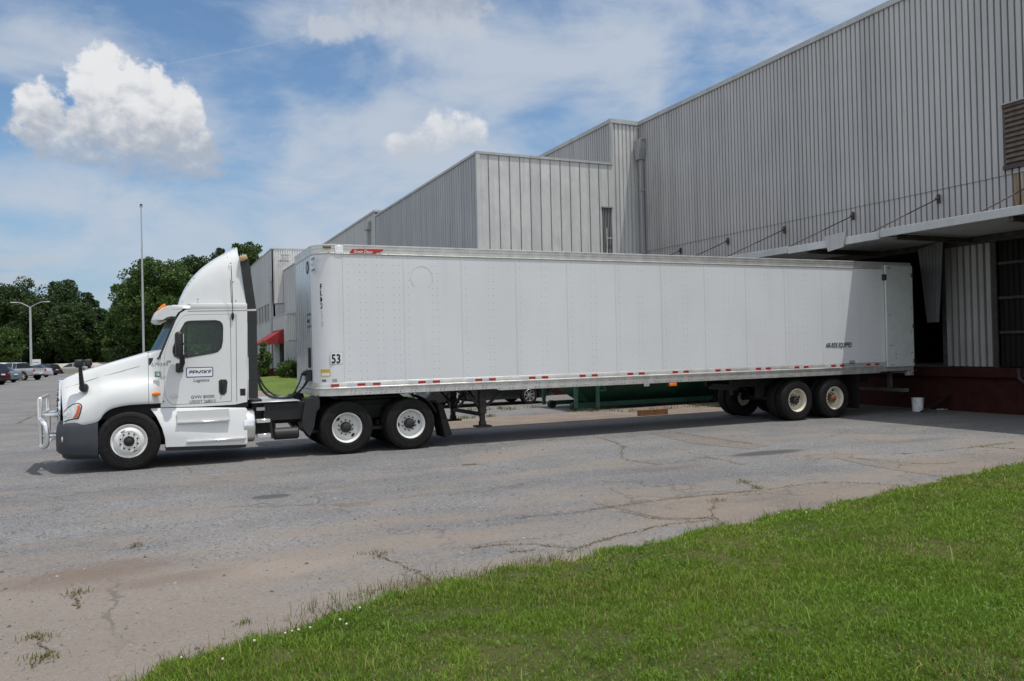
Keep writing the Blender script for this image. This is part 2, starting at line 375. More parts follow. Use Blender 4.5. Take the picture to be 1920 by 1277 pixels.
def thing(name, label, cat, loc=(0, 0, 0), group=None):
    e = bpy.data.objects.new(name, None); e.location = loc; e.empty_display_size = .2; COL.objects.link(e); return tag(e, label, cat, group)
def copy_tree(o, parent=None):
    c = o.copy(); COL.objects.link(c)
    if parent is not None: c.parent = parent; c.matrix_parent_inverse = o.matrix_parent_inverse.copy()
    for ch in list(o.children): copy_tree(ch, c)
    return c
def catmull(pts, sub):
    P = [Vector(p) for p in pts]; o = []
    for i in range(len(P)-1):
        p0 = P[max(i-1, 0)]; p1 = P[i]; p2 = P[i+1]; p3 = P[min(i+2, len(P)-1)]
        for k in range(sub):
            u = k/sub; o.append(.5*((2*p1)+(p2-p0)*u+(2*p0-5*p1+4*p2-p3)*u*u+(3*p1-p0-3*p2+p3)*u**3))
    o.append(P[-1]); return o
def text(name, body, x, y, z, size, mat, parent, face='-Y', bold=0., shear=0., wide=1., align='LEFT', depth=.0015, label=None):
    cu = bpy.data.curves.new(name, 'FONT'); cu.body = body; cu.size = size; cu.shear = shear; cu.offset = bold; cu.extrude = depth
    cu.align_x = align; cu.resolution_u = 3
    ob = bpy.data.objects.new(name, cu); COL.objects.link(ob)
    dg = bpy.context.evaluated_depsgraph_get(); me = bpy.data.meshes.new_from_object(ob.evaluated_get(dg)); bpy.data.objects.remove(ob)
    for v in me.vertices:
        a, b, c = v.co
        if face == '-Y': v.co = (x+a*wide, y-c, z+b)
        elif face == '-X': v.co = (x-c, y-a*wide, z+b)
        elif face == 'slant': v.co = (x+a*wide, y-c+b*.05, z+b)
    me.materials.clear(); me.materials.append(M[mat]); me.name = name
    o = bpy.data.objects.new(name, me); COL.objects.link(o); attach(o, parent)
    if label: o['label'] = label
    return o
exec_parts = []
# ================================================================== SETTING
def flat(name, poly, z, mat, kind='structure', sub=None):
    mb = MB(); vs = [(x, y, z) for x, y in poly]; tri = tessellate_polygon([[Vector(v) for v in vs]])
    mb.add(vs, [tuple(q) for q in tri]); o = mb.build(name, mat, smooth=0)
    if kind: o['kind'] = kind
    return o
# --- asphalt
def asphalt_mat(name='old_asphalt', c_lo=(.135, .134, .136, 1), c_hi=(.20, .196, .192, 1), marks=True):
    m, n, b = new_mat(name)
    o = n.node('ShaderNodeTexCoord').outputs['Object']; X, Y, Z = n.xyz(o)
    big_ = n.noise(o, .16, 5, .6); mid_ = n.noise(n.mapping(o, (.55, 1.1, 1)), .8, 6, .62); fine = n.noise(o, 24, 4, .7)
    agg = n.voro(o, 95, 'F1', 'Color'); aggd = n.voro(o, 95); agg2 = n.voro(o, 38, 'F1', 'Color')
    base = n.mix(n.ss(n.m('ADD', n.m('MULTIPLY', big_, .55), n.m('MULTIPLY', mid_, .45)), .36, .64), c_lo, c_hi)
    ar = n.xyz(agg)[0]; ar2 = n.xyz(agg2)[1]
    k = n.m('ADD', .62, n.m('MULTIPLY', ar, .78))
    kk = n.node('ShaderNodeCombineColor'); [n.put(kk.inputs[i], k) for i in range(3)]
    base = n.mix(.85, base, kk.outputs[0], 'MULTIPLY')
    base = n.mix(n.m('MULTIPLY', n.ss(ar2, .88, .97), .35), base, (.34, .335, .33, 1))
    base = n.mix(n.m('MULTIPLY', n.ss(ar2, .12, .05), .7), base, (.055, .055, .06, 1))
    base = n.mix(n.m('MULTIPLY', n.ss(fine, .56, .75), .35), base, (.09, .09, .09, 1))
    # dusty earth washed over the paving, mostly near the grass and at the left
    def ell(cx, cy, rx, ry, edge=.6, ns=.9):
        u = n.m('MULTIPLY', n.m('SUBTRACT', X, cx), 1/rx); v = n.m('MULTIPLY', n.m('SUBTRACT', Y, cy), 1/ry)
        q = n.m('SUBTRACT', 1., n.m('ADD', n.m('MULTIPLY', u, u), n.m('MULTIPLY', v, v)))
        q = n.m('ADD', q, n.m('MULTIPLY', n.m('SUBTRACT', mid_, .5), ns*2.2))
        return n.ss(q, 0., edge)
    dust = n.noise(n.mapping(o, (.35, .8, 1), (4, 2, 0), (0, 0, .35)), 1.1, 7, .62)
    nearm = n.ss(Y, 11.5, 6.8)
    base = n.mix(n.m('MULTIPLY', n.ss(n.m('ADD', dust, n.m('ADD', n.m('MULTIPLY', nearm, .14), n.m('MULTIPLY', n.m('MULTIPLY', n.ss(X, 3.5, -1.), n.ss(Y, 10.5, 7.)), .14))), .46, .72), .66), base, (.232, .190, .150, 1))
    if marks:
        p = onZ(170, 1075); base = n.mix(n.m('MULTIPLY', ell(p.x, p.y, 1.0, .5, 1.2, 1.3), .55), base, (.13, .085, .06, 1))
        p = onZ(330, 1085); base = n.mix(n.m('MULTIPLY', ell(p.x, p.y, .8, .28, 1.2, 1.3), .45), base, (.14, .095, .07, 1))
        p = onZ(560, 1060); base = n.mix(n.m('MULTIPLY', ell(p.x, p.y, 1.0, .4, 1.4, 1.2), .5), base, (.31, .25, .2, 1))
        p = onZ(1440, 849); base = n.mix(n.m('MULTIPLY', ell(p.x, p.y, 1.0, .30, .8, .5), .8), base, (.05, .048, .046, 1))
        p = onZ(1250, 878); base = n.mix(n.m('MULTIPLY', ell(p.x, p.y, 1.3, .3, 1.6, 1.3), .55), base, (.075, .073, .07, 1))
        p = onZ(1720, 826); base = n.mix(n.m('MULTIPLY', ell(p.x, p.y, 1.3, .3, 1.5, 1.1), .5), base, (.08, .078, .075, 1))
        p = onZ(508, 931); base = n.mix(n.m('MULTIPLY', ell(p.x, p.y, .32, .20, .5, .4), .8), base, (.06, .06, .06, 1))
    # hairline cracks
    wv = n.node('ShaderNodeVectorMath', operation='ADD'); n.put(wv.inputs[0], o)
    wn = n.noise(o, 1.6, 4, .6, out=1); sc_ = n.node('ShaderNodeVectorMath', operation='SCALE'); n.put(sc_.inputs[0], wn); sc_.inputs[3].default_value = .9
    n.l.new(sc_.outputs[0], wv.inputs[1])
    e1 = n.voro(wv.outputs[0], .34, 'DISTANCE_TO_EDGE')
    cr = n.m('MULTIPLY', n.ss(e1, .010, .003), n.ss(n.noise(o, .5, 2), .42, .58))
    base = n.mix(n.m('MULTIPLY', cr, .5), base, (.09, .08, .065, 1))
    n.put(b.inputs['Base Color'], base); b.inputs['Roughness'].default_value = .88; b.inputs['Specular IOR Level'].default_value = .3
    h = n.m('ADD', n.m('MULTIPLY', aggd, -.6), n.m('ADD', n.m('MULTIPLY', fine, .8), n.m('MULTIPLY', cr, -1.5)))
    n.put(b.inputs['Normal'], n.bump(h, .55, .012))
    return m
M['asphalt'] = asphalt_mat(); M['patch_brown'] = asphalt_mat('brown_asphalt', (.135, .120, .108, 1), (.195, .172, .152, 1), False)
def earth(name, c1, c2, s=8, bs=40):
    m, n, b = new_mat(name); o = n.node('ShaderNodeTexCoord').outputs['Object']
    f = n.noise(o, s, 8, .65); g = n.noise(o, s*.12, 5, .6)
    n.put(b.inputs['Base Color'], n.mix(n.ss(n.m('ADD', n.m('MULTIPLY', f, .5), n.m('MULTIPLY', g, .5)), .35, .65), C4(c1), C4(c2)))
    b.inputs['Roughness'].default_value = .95; b.inputs['Specular IOR Level'].default_value = .15
    n.put(b.inputs['Normal'], n.bump(n.noise(o, bs, 5, .7), .8, .05)); return m
M['lawn_far'] = earth('mown_lawn', (.075, .125, .022), (.15, .20, .05), 3, 30)
M['field'] = earth('rough_field', (.11, .15, .05), (.19, .19, .09), .6, 4)
M['soil'] = earth('grass_soil', (.07, .085, .025), (.13, .125, .05), 9, 60)
M['path_tan'] = earth('tan_path', (.23, .185, .15), (.31, .26, .22), 10, 60)
M['road_far'] = earth('concrete_road', (.36, .33, .29), (.44, .40, .35), 1, 10)
flat('terrain', [(-1500, -600), (1500, -600), (1500, 1500), (-1500, 1500)], -.03, 'field')
flat('parking_lot', [(-90, 2), (90, 2), (90, 104), (-3.5, 104), (-4.5, 130), (-90, 130)], 0., 'asphalt')
# reddish paving patches and the tan service path
pp = [onZ(*q) for q in ((1215, 812), (1262, 810), (1445, 836), (1405, 842), (1300, 832))]
flat('paving_patch', [(p.x, p.y) for p in pp], .004, 'patch_brown')
pp = [onZ(*q) for q in ((1560, 858), (1700, 861), (1920, 842), (1920, 878), (1780, 897), (1620, 872))]
flat('paving_patch', [(p.x, p.y) for p in pp], .004, 'patch_brown')
pp = [onZ(*q) for q in ((1110, 943), (1240, 934), (1560, 905), (1700, 912), (1500, 968), (1370, 993), (1345, 972), (1240, 972))]
flat('paving_patch', [(p.x, p.y) for p in pp], .004, 'patch_brown')
flat('path', [(2.2, 30), (5.5, 30), (5.5, 90), (2.2, 90)], .006, 'path_tan')
flat('path', [(5.2, 18.9), (14, 19.2), (26, 19.4), (26, 23.8), (12, 21.6), (5.2, 21.9)], .005, 'path_tan')
mb = MB(); mb.box((5.5, 33, .0), (12.25, 74, .06), .02); mb.box((5.5, 74, .0), (11.1, 104, .06), .02)
mb.build('lawn', 'lawn_far', kind='structure', smooth=0)
# far road on its low bank
mb = MB(); rows = []
for X in np.linspace(-260, 260, 40):
    h = .15*math.sin(X*.03)
    rows.append([(X, 129.5, -.04), (X, 134, .2+h*.2), (X, 141, .62+h), (X, 144, .70+h), (X, 164, 1.0+h), (X, 260, 2.0+h)])
mb.grid(rows); mb.build('road_bank', 'field', kind='structure')
mb = MB(); rows = []
for X in np.linspace(-260, 260, 40):
    h = .15*math.sin(X*.03); rows.append([(X, 143, .72+h), (X, 147, .82+h), (X, 155, 1.02+h), (X, 156, 1.30+h)])
mb.grid(rows); mb.build('road', 'road_far', kind='structure')
# --- near grass bank
EDGE = [(-6, 1.6), (-1.2, 4.55), (-.01, 5.45), (2.05, 6.38), (5.84, 6.91), (9., 7.5), (12.35, 8.15), (18, 9.3), (26, 11)]
def edge_y(x): return np.interp(x, [e[0] for e in EDGE], [e[1] for e in EDGE]) + .05*np.sin(x*5.1)+.04*np.sin(x*11.3+1)+.03*np.sin(x*23.)
def bank_z(x, y):
    dd = np.clip(edge_y(x)-y, 0, 6); return .03+.05*np.clip(dd/.25, 0, 1)+.24*(1-np.cos(np.clip(dd/5, 0, 1)*math.pi))/2+.012*np.sin(x*2.1)*np.sin(y*2.7)
mb = MB(); rows = []
for X in np.linspace(-5, 26, 300):
    e = float(edge_y(X)); rows.append([(X, e+.06, -.01)]+[(X, e-.001-q, float(bank_z(X, e-q))) for q in (0, .1, .25, .6, 1, 1.5, 2, 3, 4, 5, 6.5, 9, 13)])
mb.grid(rows); bank = mb.build('grass_bank', 'soil', kind='structure')
# --- grass blades (one mass nobody could count)
def blades(name, pos, height, width, lean, mat, kindtag=True):
    n = len(pos); a = npr.uniform(0, 2*np.pi, n); b = npr.uniform(0, 2*np.pi, n)
    h = height; w = width; ux, uy = np.cos(a)*w/2, np.sin(a)*w/2
    lx, ly = np.cos(b)*lean*h, np.sin(b)*lean*h
    v = np.zeros((n, 5, 3)); p = pos
    v[:, 0] = p - np.stack([ux, uy, 0*ux], 1); v[:, 1] = p + np.stack([ux, uy, 0*ux], 1)
    mid = p + np.stack([lx*.35, ly*.35, h*.6], 1)
    v[:, 2] = mid + np.stack([ux*.8, uy*.8, 0*ux], 1); v[:, 3] = mid - np.stack([ux*.8, uy*.8, 0*ux], 1)
    v[:, 4] = p + np.stack([lx, ly, h*np.sqrt(np.clip(1-.5*lean**2, .2, 1))], 1)
    base = (np.arange(n)*5)[:, None]
    loops = np.concatenate([base+np.array([[0, 1, 2, 3]]), base+np.array([[3, 2, 4]])], 1).ravel()
    me = bpy.data.meshes.new(name); me.vertices.add(n*5); me.vertices.foreach_set('co', v.ravel())
    me.loops.add(len(loops)); me.loops.foreach_set('vertex_index', loops.astype(np.int32))
    me.polygons.add(n*2); st_ = np.stack([np.arange(n)*7, np.arange(n)*7+4], 1).ravel(); me.polygons.foreach_set('loop_start', st_.astype(np.int32))
    me.update(calc_edges=True); me.validate()
    at = me.attributes.new('tint', 'FLOAT', 'POINT'); at.data.foreach_set('value', np.repeat(npr.uniform(0, 1, n), 5))
    me.materials.append(M[mat]); o = bpy.data.objects.new(name, me); COL.objects.link(o)
    return o
def blade_mat(name, cols, dry, dryamt):
    m, n, b = new_mat(name)
    at = n.node('ShaderNodeAttribute', attribute_name='tint').outputs['Fac']
    o = n.node('ShaderNodeTexCoord').outputs['Object']
    g = n.noise(o, 1.1, 4, .6); g2 = n.noise(n.mapping(o, (1, 1, 1), (7, 3, 0)), .55, 5, .65)
    c = n.mix(at, C4(cols[0]), C4(cols[1])); c = n.mix(n.m('MULTIPLY', n.ss(g, .38, .66), .8), c, C4(cols[2]))
    c = n.mix(n.m('MULTIPLY', n.ss(n.m('ADD', n.m('MULTIPLY', at, .42), n.m('MULTIPLY', g2, .75)), .66, .84), dryamt), c, C4(dry))
    g3 = n.noise(o, 3.4, 5, .65); g4 = n.noise(n.mapping(o, (1, 1, 1), (3, 9, 0)), .8, 4, .6); vv = n.m('ADD', .42, n.m('ADD', n.m('MULTIPLY', g3, .62), n.m('MULTIPLY', g4, .55))); vc = n.node('ShaderNodeCombineColor'); [n.put(vc.inputs[i_], vv) for i_ in range(3)]
    c = n.mix(1., c, vc.outputs[0], 'MULTIPLY')
    n.put(b.inputs['Base Color'], c); b.inputs['Roughness'].default_value = .55; b.inputs['Specular IOR Level'].default_value = .22
    b.inputs['Subsurface Weight'].default_value = 0
    tl = n.node('ShaderNodeBsdfTranslucent'); n.put(tl.inputs[0], c); mx = n.node('ShaderNodeMixShader'); mx.inputs[0].default_value = .38
    n.l.new(b.outputs[0], mx.inputs[1]); n.l.new(tl.outputs[0], mx.inputs[2]); n.l.new(mx.outputs[0], n.n['Material Output'].inputs[0])
    return m
M['blade'] = blade_mat('grass_blade', ((.105, .215, .014), (.24, .35, .055), (.175, .265, .028)), (.38, .31, .13), .85)
M['weed'] = blade_mat('weed_blade', ((.09, .13, .03), (.19, .19, .06), (.13, .16, .04)), (.30, .20, .09), .9)
M['weed_dry'] = blade_mat('dry_weed_blade', ((.22, .17, .06), (.30, .22, .09), (.2, .15, .05)), (.32, .16, .08), .8)
def vnoise(x, y, s, seed):
    rs = np.random.RandomState(seed); T = rs.uniform(0, 1, (64, 64)); u = x*s+40; v = y*s+40; iu = np.floor(u).astype(int); iv = np.floor(v).astype(int); fu = u-iu; fv = v-iv; fu = fu*fu*(3-2*fu); fv = fv*fv*(3-2*fv)
    g = lambda a, b: T[a % 64, b % 64]
    return (g(iu, iv)*(1-fu)+g(iu+1, iv)*fu)*(1-fv)+(g(iu, iv+1)*(1-fu)+g(iu+1, iv+1)*fu)*fv
def in_view(P, mx=.35, my=.3):
    q = P - np.array(CP); d_ = q @ np.array(CF); u = q @ np.array(CR)/np.maximum(d_, .1)*CAM_F/960; v = q @ np.array(CU)/np.maximum(d_, .1)*CAM_F/638.5
    return (d_ > .6) & (np.abs(u) < 1+mx) & (v > -1-my) & (v < 1)
xs = npr.uniform(-2.5, 19, 2600000); ys = npr.uniform(.5, 10, 2600000)
ok = ys < edge_y(xs)+npr.normal(0, .035, len(xs))+.02; xs, ys = xs[ok], ys[ok]
dist = np.hypot(xs, ys); keep = npr.uniform(0, 1, len(xs)) < np.clip((5.2/dist)**1.3, .22, 1)*.62
xs, ys, dist = xs[keep], ys[keep], dist[keep]
P = np.stack([xs, ys, bank_z(xs, ys)-.005], 1); ok = in_view(P); P, dist = P[ok], dist[ok]
n1 = vnoise(P[:, 0], P[:, 1], 1.1, 1); n2 = vnoise(P[:, 0], P[:, 1], 4.2, 2); n3 = vnoise(P[:, 0], P[:, 1], 11., 3); cl = (n1*.8+n2*.9+n3*.8)-1.25
ok = npr.uniform(0, 1, len(P)) < np.clip(1.05-1.5*np.clip(.46-(.35*n1+.4*n2+.25*n3), 0, 1)*4.0, .5, 1); P, dist, cl = P[ok], dist[ok], cl[ok]
de = edge_y(P[:, 0])-P[:, 1]
hh = npr.uniform(.016, .050, len(P))*np.clip(1+.75*cl, .45, 1.9)*np.where(de < .35, 1.25, 1.); hh[npr.uniform(0, 1, len(P)) < .012] *= 2.6
go = blades('grass', P, hh, npr.uniform(.0035, .008, len(P))*np.clip(dist/5, 1, 2.2), npr.uniform(.15, .95, len(P)), 'blade'); go['kind'] = 'stuff'
# clover leaves in the sward
def discs(name, pos, r, mat, tilt=.5):
    n = len(pos); k = 5; an = np.arange(k)*2*np.pi/k; nx = npr.normal(0, tilt, (n, 2))
    v = np.zeros((n, k, 3)); v[:, :, 0] = np.cos(an)[None]*r[:, None]; v[:, :, 1] = np.sin(an)[None]*r[:, None]
    v[:, :, 2] = v[:, :, 0]*nx[:, :1]+v[:, :, 1]*nx[:, 1:]; v += pos[:, None]
    me = bpy.data.meshes.new(name); me.vertices.add(n*k); me.vertices.foreach_set('co', v.ravel()); me.loops.add(n*k)
    me.loops.foreach_set('vertex_index', np.arange(n*k, dtype=np.int32)); me.polygons.add(n); me.polygons.foreach_set('loop_start', (np.arange(n)*k).astype(np.int32))
    me.update(calc_edges=True)
    at = me.attributes.new('tint', 'FLOAT', 'POINT'); at.data.foreach_set('value', np.repeat(npr.uniform(0, 1, n), k))
    me.materials.append(M[mat]); o = bpy.data.objects.new(name, me); COL.objects.link(o); return o
sel = (npr.uniform(0, 1, len(P)) < .05) & (np.sin(P[:, 0]*1.3+.6)*np.cos(P[:, 1]*1.9+P[:, 0]) > -.1)
Q = P[sel].copy(); Q[:, 2] += npr.uniform(.02, .05, len(Q))
M['clover'] = blade_mat('clover_leaf', ((.075, .16, .02), (.12, .21, .035), (.09, .17, .025)), (.15, .19, .05), .5)
cl_ = discs('clover', Q, npr.uniform(.006, .011, len(Q)), 'clover'); cl_['kind'] = 'stuff'
# --- weeds at the edge and in the cracks
pts = []
for (px, py, n_, s) in ((905, 1085, 420, .35), (800, 1112, 380, .3), (740, 1105, 300, .3), (690, 1150, 260, .2), (640, 1165, 200, .2), (560, 1190, 160, .2), (480, 1215, 160, .15), (620, 1140, 120, .25), (330, 1262, 130, .2), (410, 1240, 120, .18), (1000, 1060, 200, .25), (1320, 1000, 260, .2)):
    p = onZ(px, py); a = npr.normal(0, s, n_); pts.append(np.stack([p.x+a, p.y+.3*a+npr.normal(0, s*.28, n_), np.full(n_, .0)], 1))
xx = npr.uniform(-.8, 13, 9000); kk = np.clip(np.sin(xx*2.3)+np.sin(xx*5.9+1)+np.sin(xx*.9+2), 0, 3); xx = xx[npr.uniform(0, 2.2, len(xx)) < kk]; pts.append(np.stack([xx, edge_y(xx)+np.abs(npr.normal(0, .07, len(xx)))-.02, np.zeros(len(xx))], 1))
Pw = np.concatenate(pts); w1 = blades('edge_weeds', Pw, npr.uniform(.03, .17, len(Pw))*npr.uniform(.35, 1, len(Pw)), npr.uniform(.003, .006, len(Pw)), npr.uniform(.2, 1., len(Pw)), 'weed'); w1['kind'] = 'stuff'
CRACKS = [[(1345, 935), (1335, 960), (1350, 982), (1395, 993)], [(965, 972), (1070, 962), (1190, 945), (1300, 932), (1420, 920), (1560, 905), (1700, 912)], [(1065, 1035), (1150, 1008), (1250, 985), (1330, 975)],
          [(1160, 958), (1240, 974), (1340, 972)], [(705, 1040), (750, 1060), (790, 1078), (815, 1098)], [(1385, 898), (1425, 918)], [(1300, 858), (1340, 860), (1395, 872)], [(140, 1115), (145, 1140)], [(60, 1190), (85, 1220), (70, 1250)],
          [(1590, 858), (1720, 870), (1790, 868)], [(1840, 838), (1920, 843)], [(245, 1030), (258, 1018)], [(960, 1035), (1000, 1034)], [(1270, 812), (1410, 833)], [(30, 795), (75, 775)], [(1120, 820), (1165, 835), (1170, 860), (1240, 872)],
          [(1690, 852), (1830, 838), (1900, 830)], [(880, 1030), (960, 1020), (1080, 1030)]]
pts = []; cmb = MB()
for L in CRACKS:
    g = [onZ(*q) for q in L]; g = catmull(g, 14)
    g = [Vector((p.x+rnd.gauss(0, .02), p.y+rnd.gauss(0, .02), 0)) for p in g]
    for i in range(len(g)-1):
        n_ = int(85*(g[i+1]-g[i]).length*rnd.choice((0, .3, 1, 2.6)))+1; u = npr.uniform(0, 1, n_)
        pts.append(np.stack([g[i].x+(g[i+1].x-g[i].x)*u+npr.normal(0, .035, n_), g[i].y+(g[i+1].y-g[i].y)*u+npr.normal(0, .035, n_), np.zeros(n_)], 1))
    vs = []; fs = []
    for i, p in enumerate(g):
        d_ = (g[min(i+1, len(g)-1)]-g[max(i-1, 0)]).normalized(); nn = Vector((-d_.y, d_.x, 0))*rnd.uniform(.0015, .009)
        vs += [p-nn+Vector((0, 0, .008)), p+nn+Vector((0, 0, .008))]
        if i: fs.append((2*i-2, 2*i-1, 2*i+1, 2*i))
    cmb.add(vs, fs)
M['crack'] = earth('mossy_crack', (.105, .095, .07), (.21, .185, .12), 30, 90)
cmb.build('pavement_cracks', 'crack', kind='structure', smooth=0, merge=False)
Pc = np.concatenate(pts); w2 = blades('crack_weeds', Pc, npr.uniform(.006, .028, len(Pc)), npr.uniform(.004, .008, len(Pc)), npr.uniform(.3, 1., len(Pc)), 'weed_dry'); w2['kind'] = 'stuff'
pts = []
for (px, py, n_, s) in ((255, 1025, 30, .04), (146, 1112, 60, .05), (75, 1195, 70, .07), (80, 1235, 70, .07), (455, 1170, 30, .05), (700, 1040, 60, .1), (810, 1095, 60, .1), (1395, 905, 50, .08), (1420, 916, 50, .06), (1840, 838, 50, .15), (1345, 940, 60, .08)):
    p = onZ(px, py); pts.append(np.stack([p.x+npr.normal(0, s, n_), p.y+npr.normal(0, s*.6, n_), np.zeros(n_)], 1))
for (X0, X1, Y0, n_) in ((5.6, 13.2, 21.6, 16), (11.6, 19, 21.0, 14), (7.5, 12, 24.5, 8)):
    for _ in range(n_):
        k_ = npr.randint(8, 50); sp_ = npr.uniform(.05, .3); pts.append(np.stack([npr.uniform(X0, X1)+npr.normal(0, sp_, k_), Y0+npr.normal(0, .3)+npr.normal(0, sp_*.6, k_), np.zeros(k_)], 1))
Pw = np.concatenate(pts); hh = npr.uniform(.015, .055, len(Pw)); hh[Pw[:, 1] > 15] *= 2.6
w3 = blades('ground_weeds', Pw, hh, npr.uniform(.004, .008, len(Pw))*np.where(Pw[:, 1] > 15, 2.5, 1), npr.uniform(.2, 1., len(Pw)), 'weed'); w3['kind'] = 'stuff'
# --- loose stones
def stones(name, pos, r, mat):
    n = len(pos); base = np.array([[1, 0, 0], [0, 1, 0], [-1, 0, 0], [0, -1, 0], [.2, .1, .7], [-.6, -.6, .45]])
    tri = np.array([[0, 1, 4], [1, 2, 4], [2, 5, 4], [3, 0, 4], [5, 3, 4], [2, 3, 5]])
    v = np.tile(base, (n, 1, 1))*npr.uniform(.6, 1.3, (n, 6, 1)); a = npr.uniform(0, 6.28, n); ca, sa = np.cos(a), np.sin(a)
    x = v[:, :, 0]*ca[:, None]-v[:, :, 1]*sa[:, None]; y = v[:, :, 0]*sa[:, None]+v[:, :, 1]*ca[:, None]; v[:, :, 0], v[:, :, 1] = x, y
    v = v*r[:, None, None]+pos[:, None]; f = (tri[None]+(np.arange(n)*6)[:, None, None]).reshape(-1)
    me = bpy.data.meshes.new(name); me.vertices.add(n*6); me.vertices.foreach_set('co', v.ravel()); me.loops.add(len(f)); me.loops.foreach_set('vertex_index', f.astype(np.int32))
    me.polygons.add(n*6); me.polygons.foreach_set('loop_start', (np.arange(n*6)*3).astype(np.int32)); me.update(calc_edges=True)
    at = me.attributes.new('tint', 'FLOAT', 'POINT'); at.data.foreach_set('value', np.repeat(npr.uniform(0, 1, n), 6))
    me.materials.append(M[mat]); o = bpy.data.objects.new(name, me); COL.objects.link(o); o['kind'] = 'stuff'; return o
m_, n_, b_ = new_mat('gravel_stone'); at_ = n_.node('ShaderNodeAttribute', attribute_name='tint').outputs['Fac']
rp = n_.node('ShaderNodeValToRGB'); n_.put(rp.inputs[0], at_); rp.color_ramp.elements[0].color = (.06, .06, .065, 1); rp.color_ramp.elements[1].color = (.27, .265, .255, 1)
e_ = rp.color_ramp.elements.new(.45); e_.color = (.12, .12, .125, 1); e_ = rp.color_ramp.elements.new(.8); e_.color = (.19, .18, .17, 1)
n_.put(b_.inputs['Base Color'], rp.outputs[0]); b_.inputs['Roughness'].default_value = .9; M['stone'] = m_
xs = npr.uniform(-9, 14, 60000); ys = npr.uniform(4, 15.5, 60000)
cl = np.sin(xs*1.1+2*np.sin(ys*.9))*np.sin(ys*1.7+xs*.5)
pr = np.clip(.10+.25*(cl > .25)+.5*np.exp(-((xs+2.2)/1.6)**2)*np.exp(-((ys-6.5)/1.6)**2)+.35*np.exp(-((ys-11.2+.1*xs)/.8)**2)*(xs < 0), 0, 1)*np.clip(1.25-xs*.085, .12, 1)
ok = (npr.uniform(0, 1, len(xs)) < pr) & (ys > edge_y(xs)+.02); Ps = np.stack([xs, ys, np.full(len(xs), -.001)], 1)[ok]; Ps = Ps[in_view(Ps)]
stones('gravel', Ps, npr.gamma(2.0, .0029, len(Ps))+.003, 'stone')
# ================================================================== BUILDINGS
XW, YB = 20.2, 30.45                     # face of the big hall, its inner corner
def ribs(p0, p1, z0, z1, out, pitch, depth, groove=.34, slope=.12, seam_every=0):
    """standing-rib cladding from p0 to p1 (2D), outward normal out (2D)"""
    p0 = Vector(p0).to_2d(); p1 = Vector(p1).to_2d(); L = (p1-p0).length; d_ = (p1-p0)/L; o = Vector(out).to_2d()
    n = max(1, round(L/pitch)); pt = L/n; prof = []
    for i in range(n):
        b = i*pt; dd = depth
        for u, w in ((0, 0), (1-groove-slope*2, 0), (1-groove-slope, -dd), (1-slope, -dd)): prof.append((b+u*pt, w))
        if seam_every and i % seam_every == 0:
            prof += [(b+pt*.962, -.4*dd), (b+pt*.972, -1.25*dd), (b+pt*.985, -1.25*dd), (b+pt*.992, 0)]
    prof.append((L, 0)); mb = MB(); rows = []
    for u, w in prof:
        q = p0+d_*u+o*w; rows.append([(q.x, q.y, z0), (q.x, q.y, z1)])
    mb.grid(rows); return mb
wh = thing('warehouse', 'tall hall clad in silver ribbed metal with loading dock and canopy', 'warehouse', (XW+10, 20, 0))
TOPZ = 12.05; P0 = (YB+8)/round((YB+8)/.18); YSPLIT = YB-P0*round((YB-13.45)/P0)
ribs((XW, YB), (XW, -8), 6.19, TOPZ-.12, (-1, 0), .18, .07, .2, .04, seam_every=3).build('wall', 'clad_big', wh, smooth=0, merge=False)
ribs((XW+.012, YB), (XW+.012, YSPLIT), 4.6, 6.205, (-1, 0), .18, .07, .2, .04, seam_every=3).build('wall', 'clad_big', wh, smooth=0, merge=False)
ribs((XW+.012, YSPLIT), (XW+.012, -8), 4.6, 6.205, (-1, 0), .18, .07, .2, .04, seam_every=3).build('wall', 'clad_rust', wh, smooth=0, merge=False, label='rust streaked lower wall below the louvre')
mb = MB(); mb.box((XW-.004, -8, 6.178), (XW+.012, YB, 6.192)); mb.build('lap_shadow_strip', 'seam', wh, smooth=0)  # dark strip added as the shadow line under the sheet lap
BX = 18.75
ribs((BX, YB+.0), (XW-.02, YB+.0), 1.0, TOPZ-.1, (0, -1), .2, .06, .22, .05).build('wall', 'clad_c', wh, smooth=0, merge=False)
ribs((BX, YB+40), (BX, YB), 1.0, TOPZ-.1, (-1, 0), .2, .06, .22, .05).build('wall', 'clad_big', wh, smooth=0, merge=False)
mb = MB()                                                          # coping
mb.box((XW-.06, -8, TOPZ-.13), (XW+.2, YB-.055, TOPZ+.04)); mb.box((BX-.06, YB-.06, TOPZ-.14), (XW+.2, YB+.15, TOPZ+.05)); mb.box((BX-.06, YB+.15, TOPZ-.13), (BX+.2, YB+40, TOPZ+.04))
mb.build('wall_coping', 'trim', wh, smooth=0)
mb = MB(); mb.box((BX-.05, YB-.05, 1.0), (BX+.06, YB+.09, TOPZ-.14), .01); mb.build('corner_trim', 'trim', wh, smooth=0)
mb = MB(); mb.box((XW+.15, -8, 6.3), (60, 70, TOPZ-.15)); mb.box((BX+.15, YB+.15, 0.), (60, 70, TOPZ-.2)); mb.box((XW+4.5, -8, 0), (60, YB, 6.3)); mb.build('roof', 'roofing', wh, smooth=0)
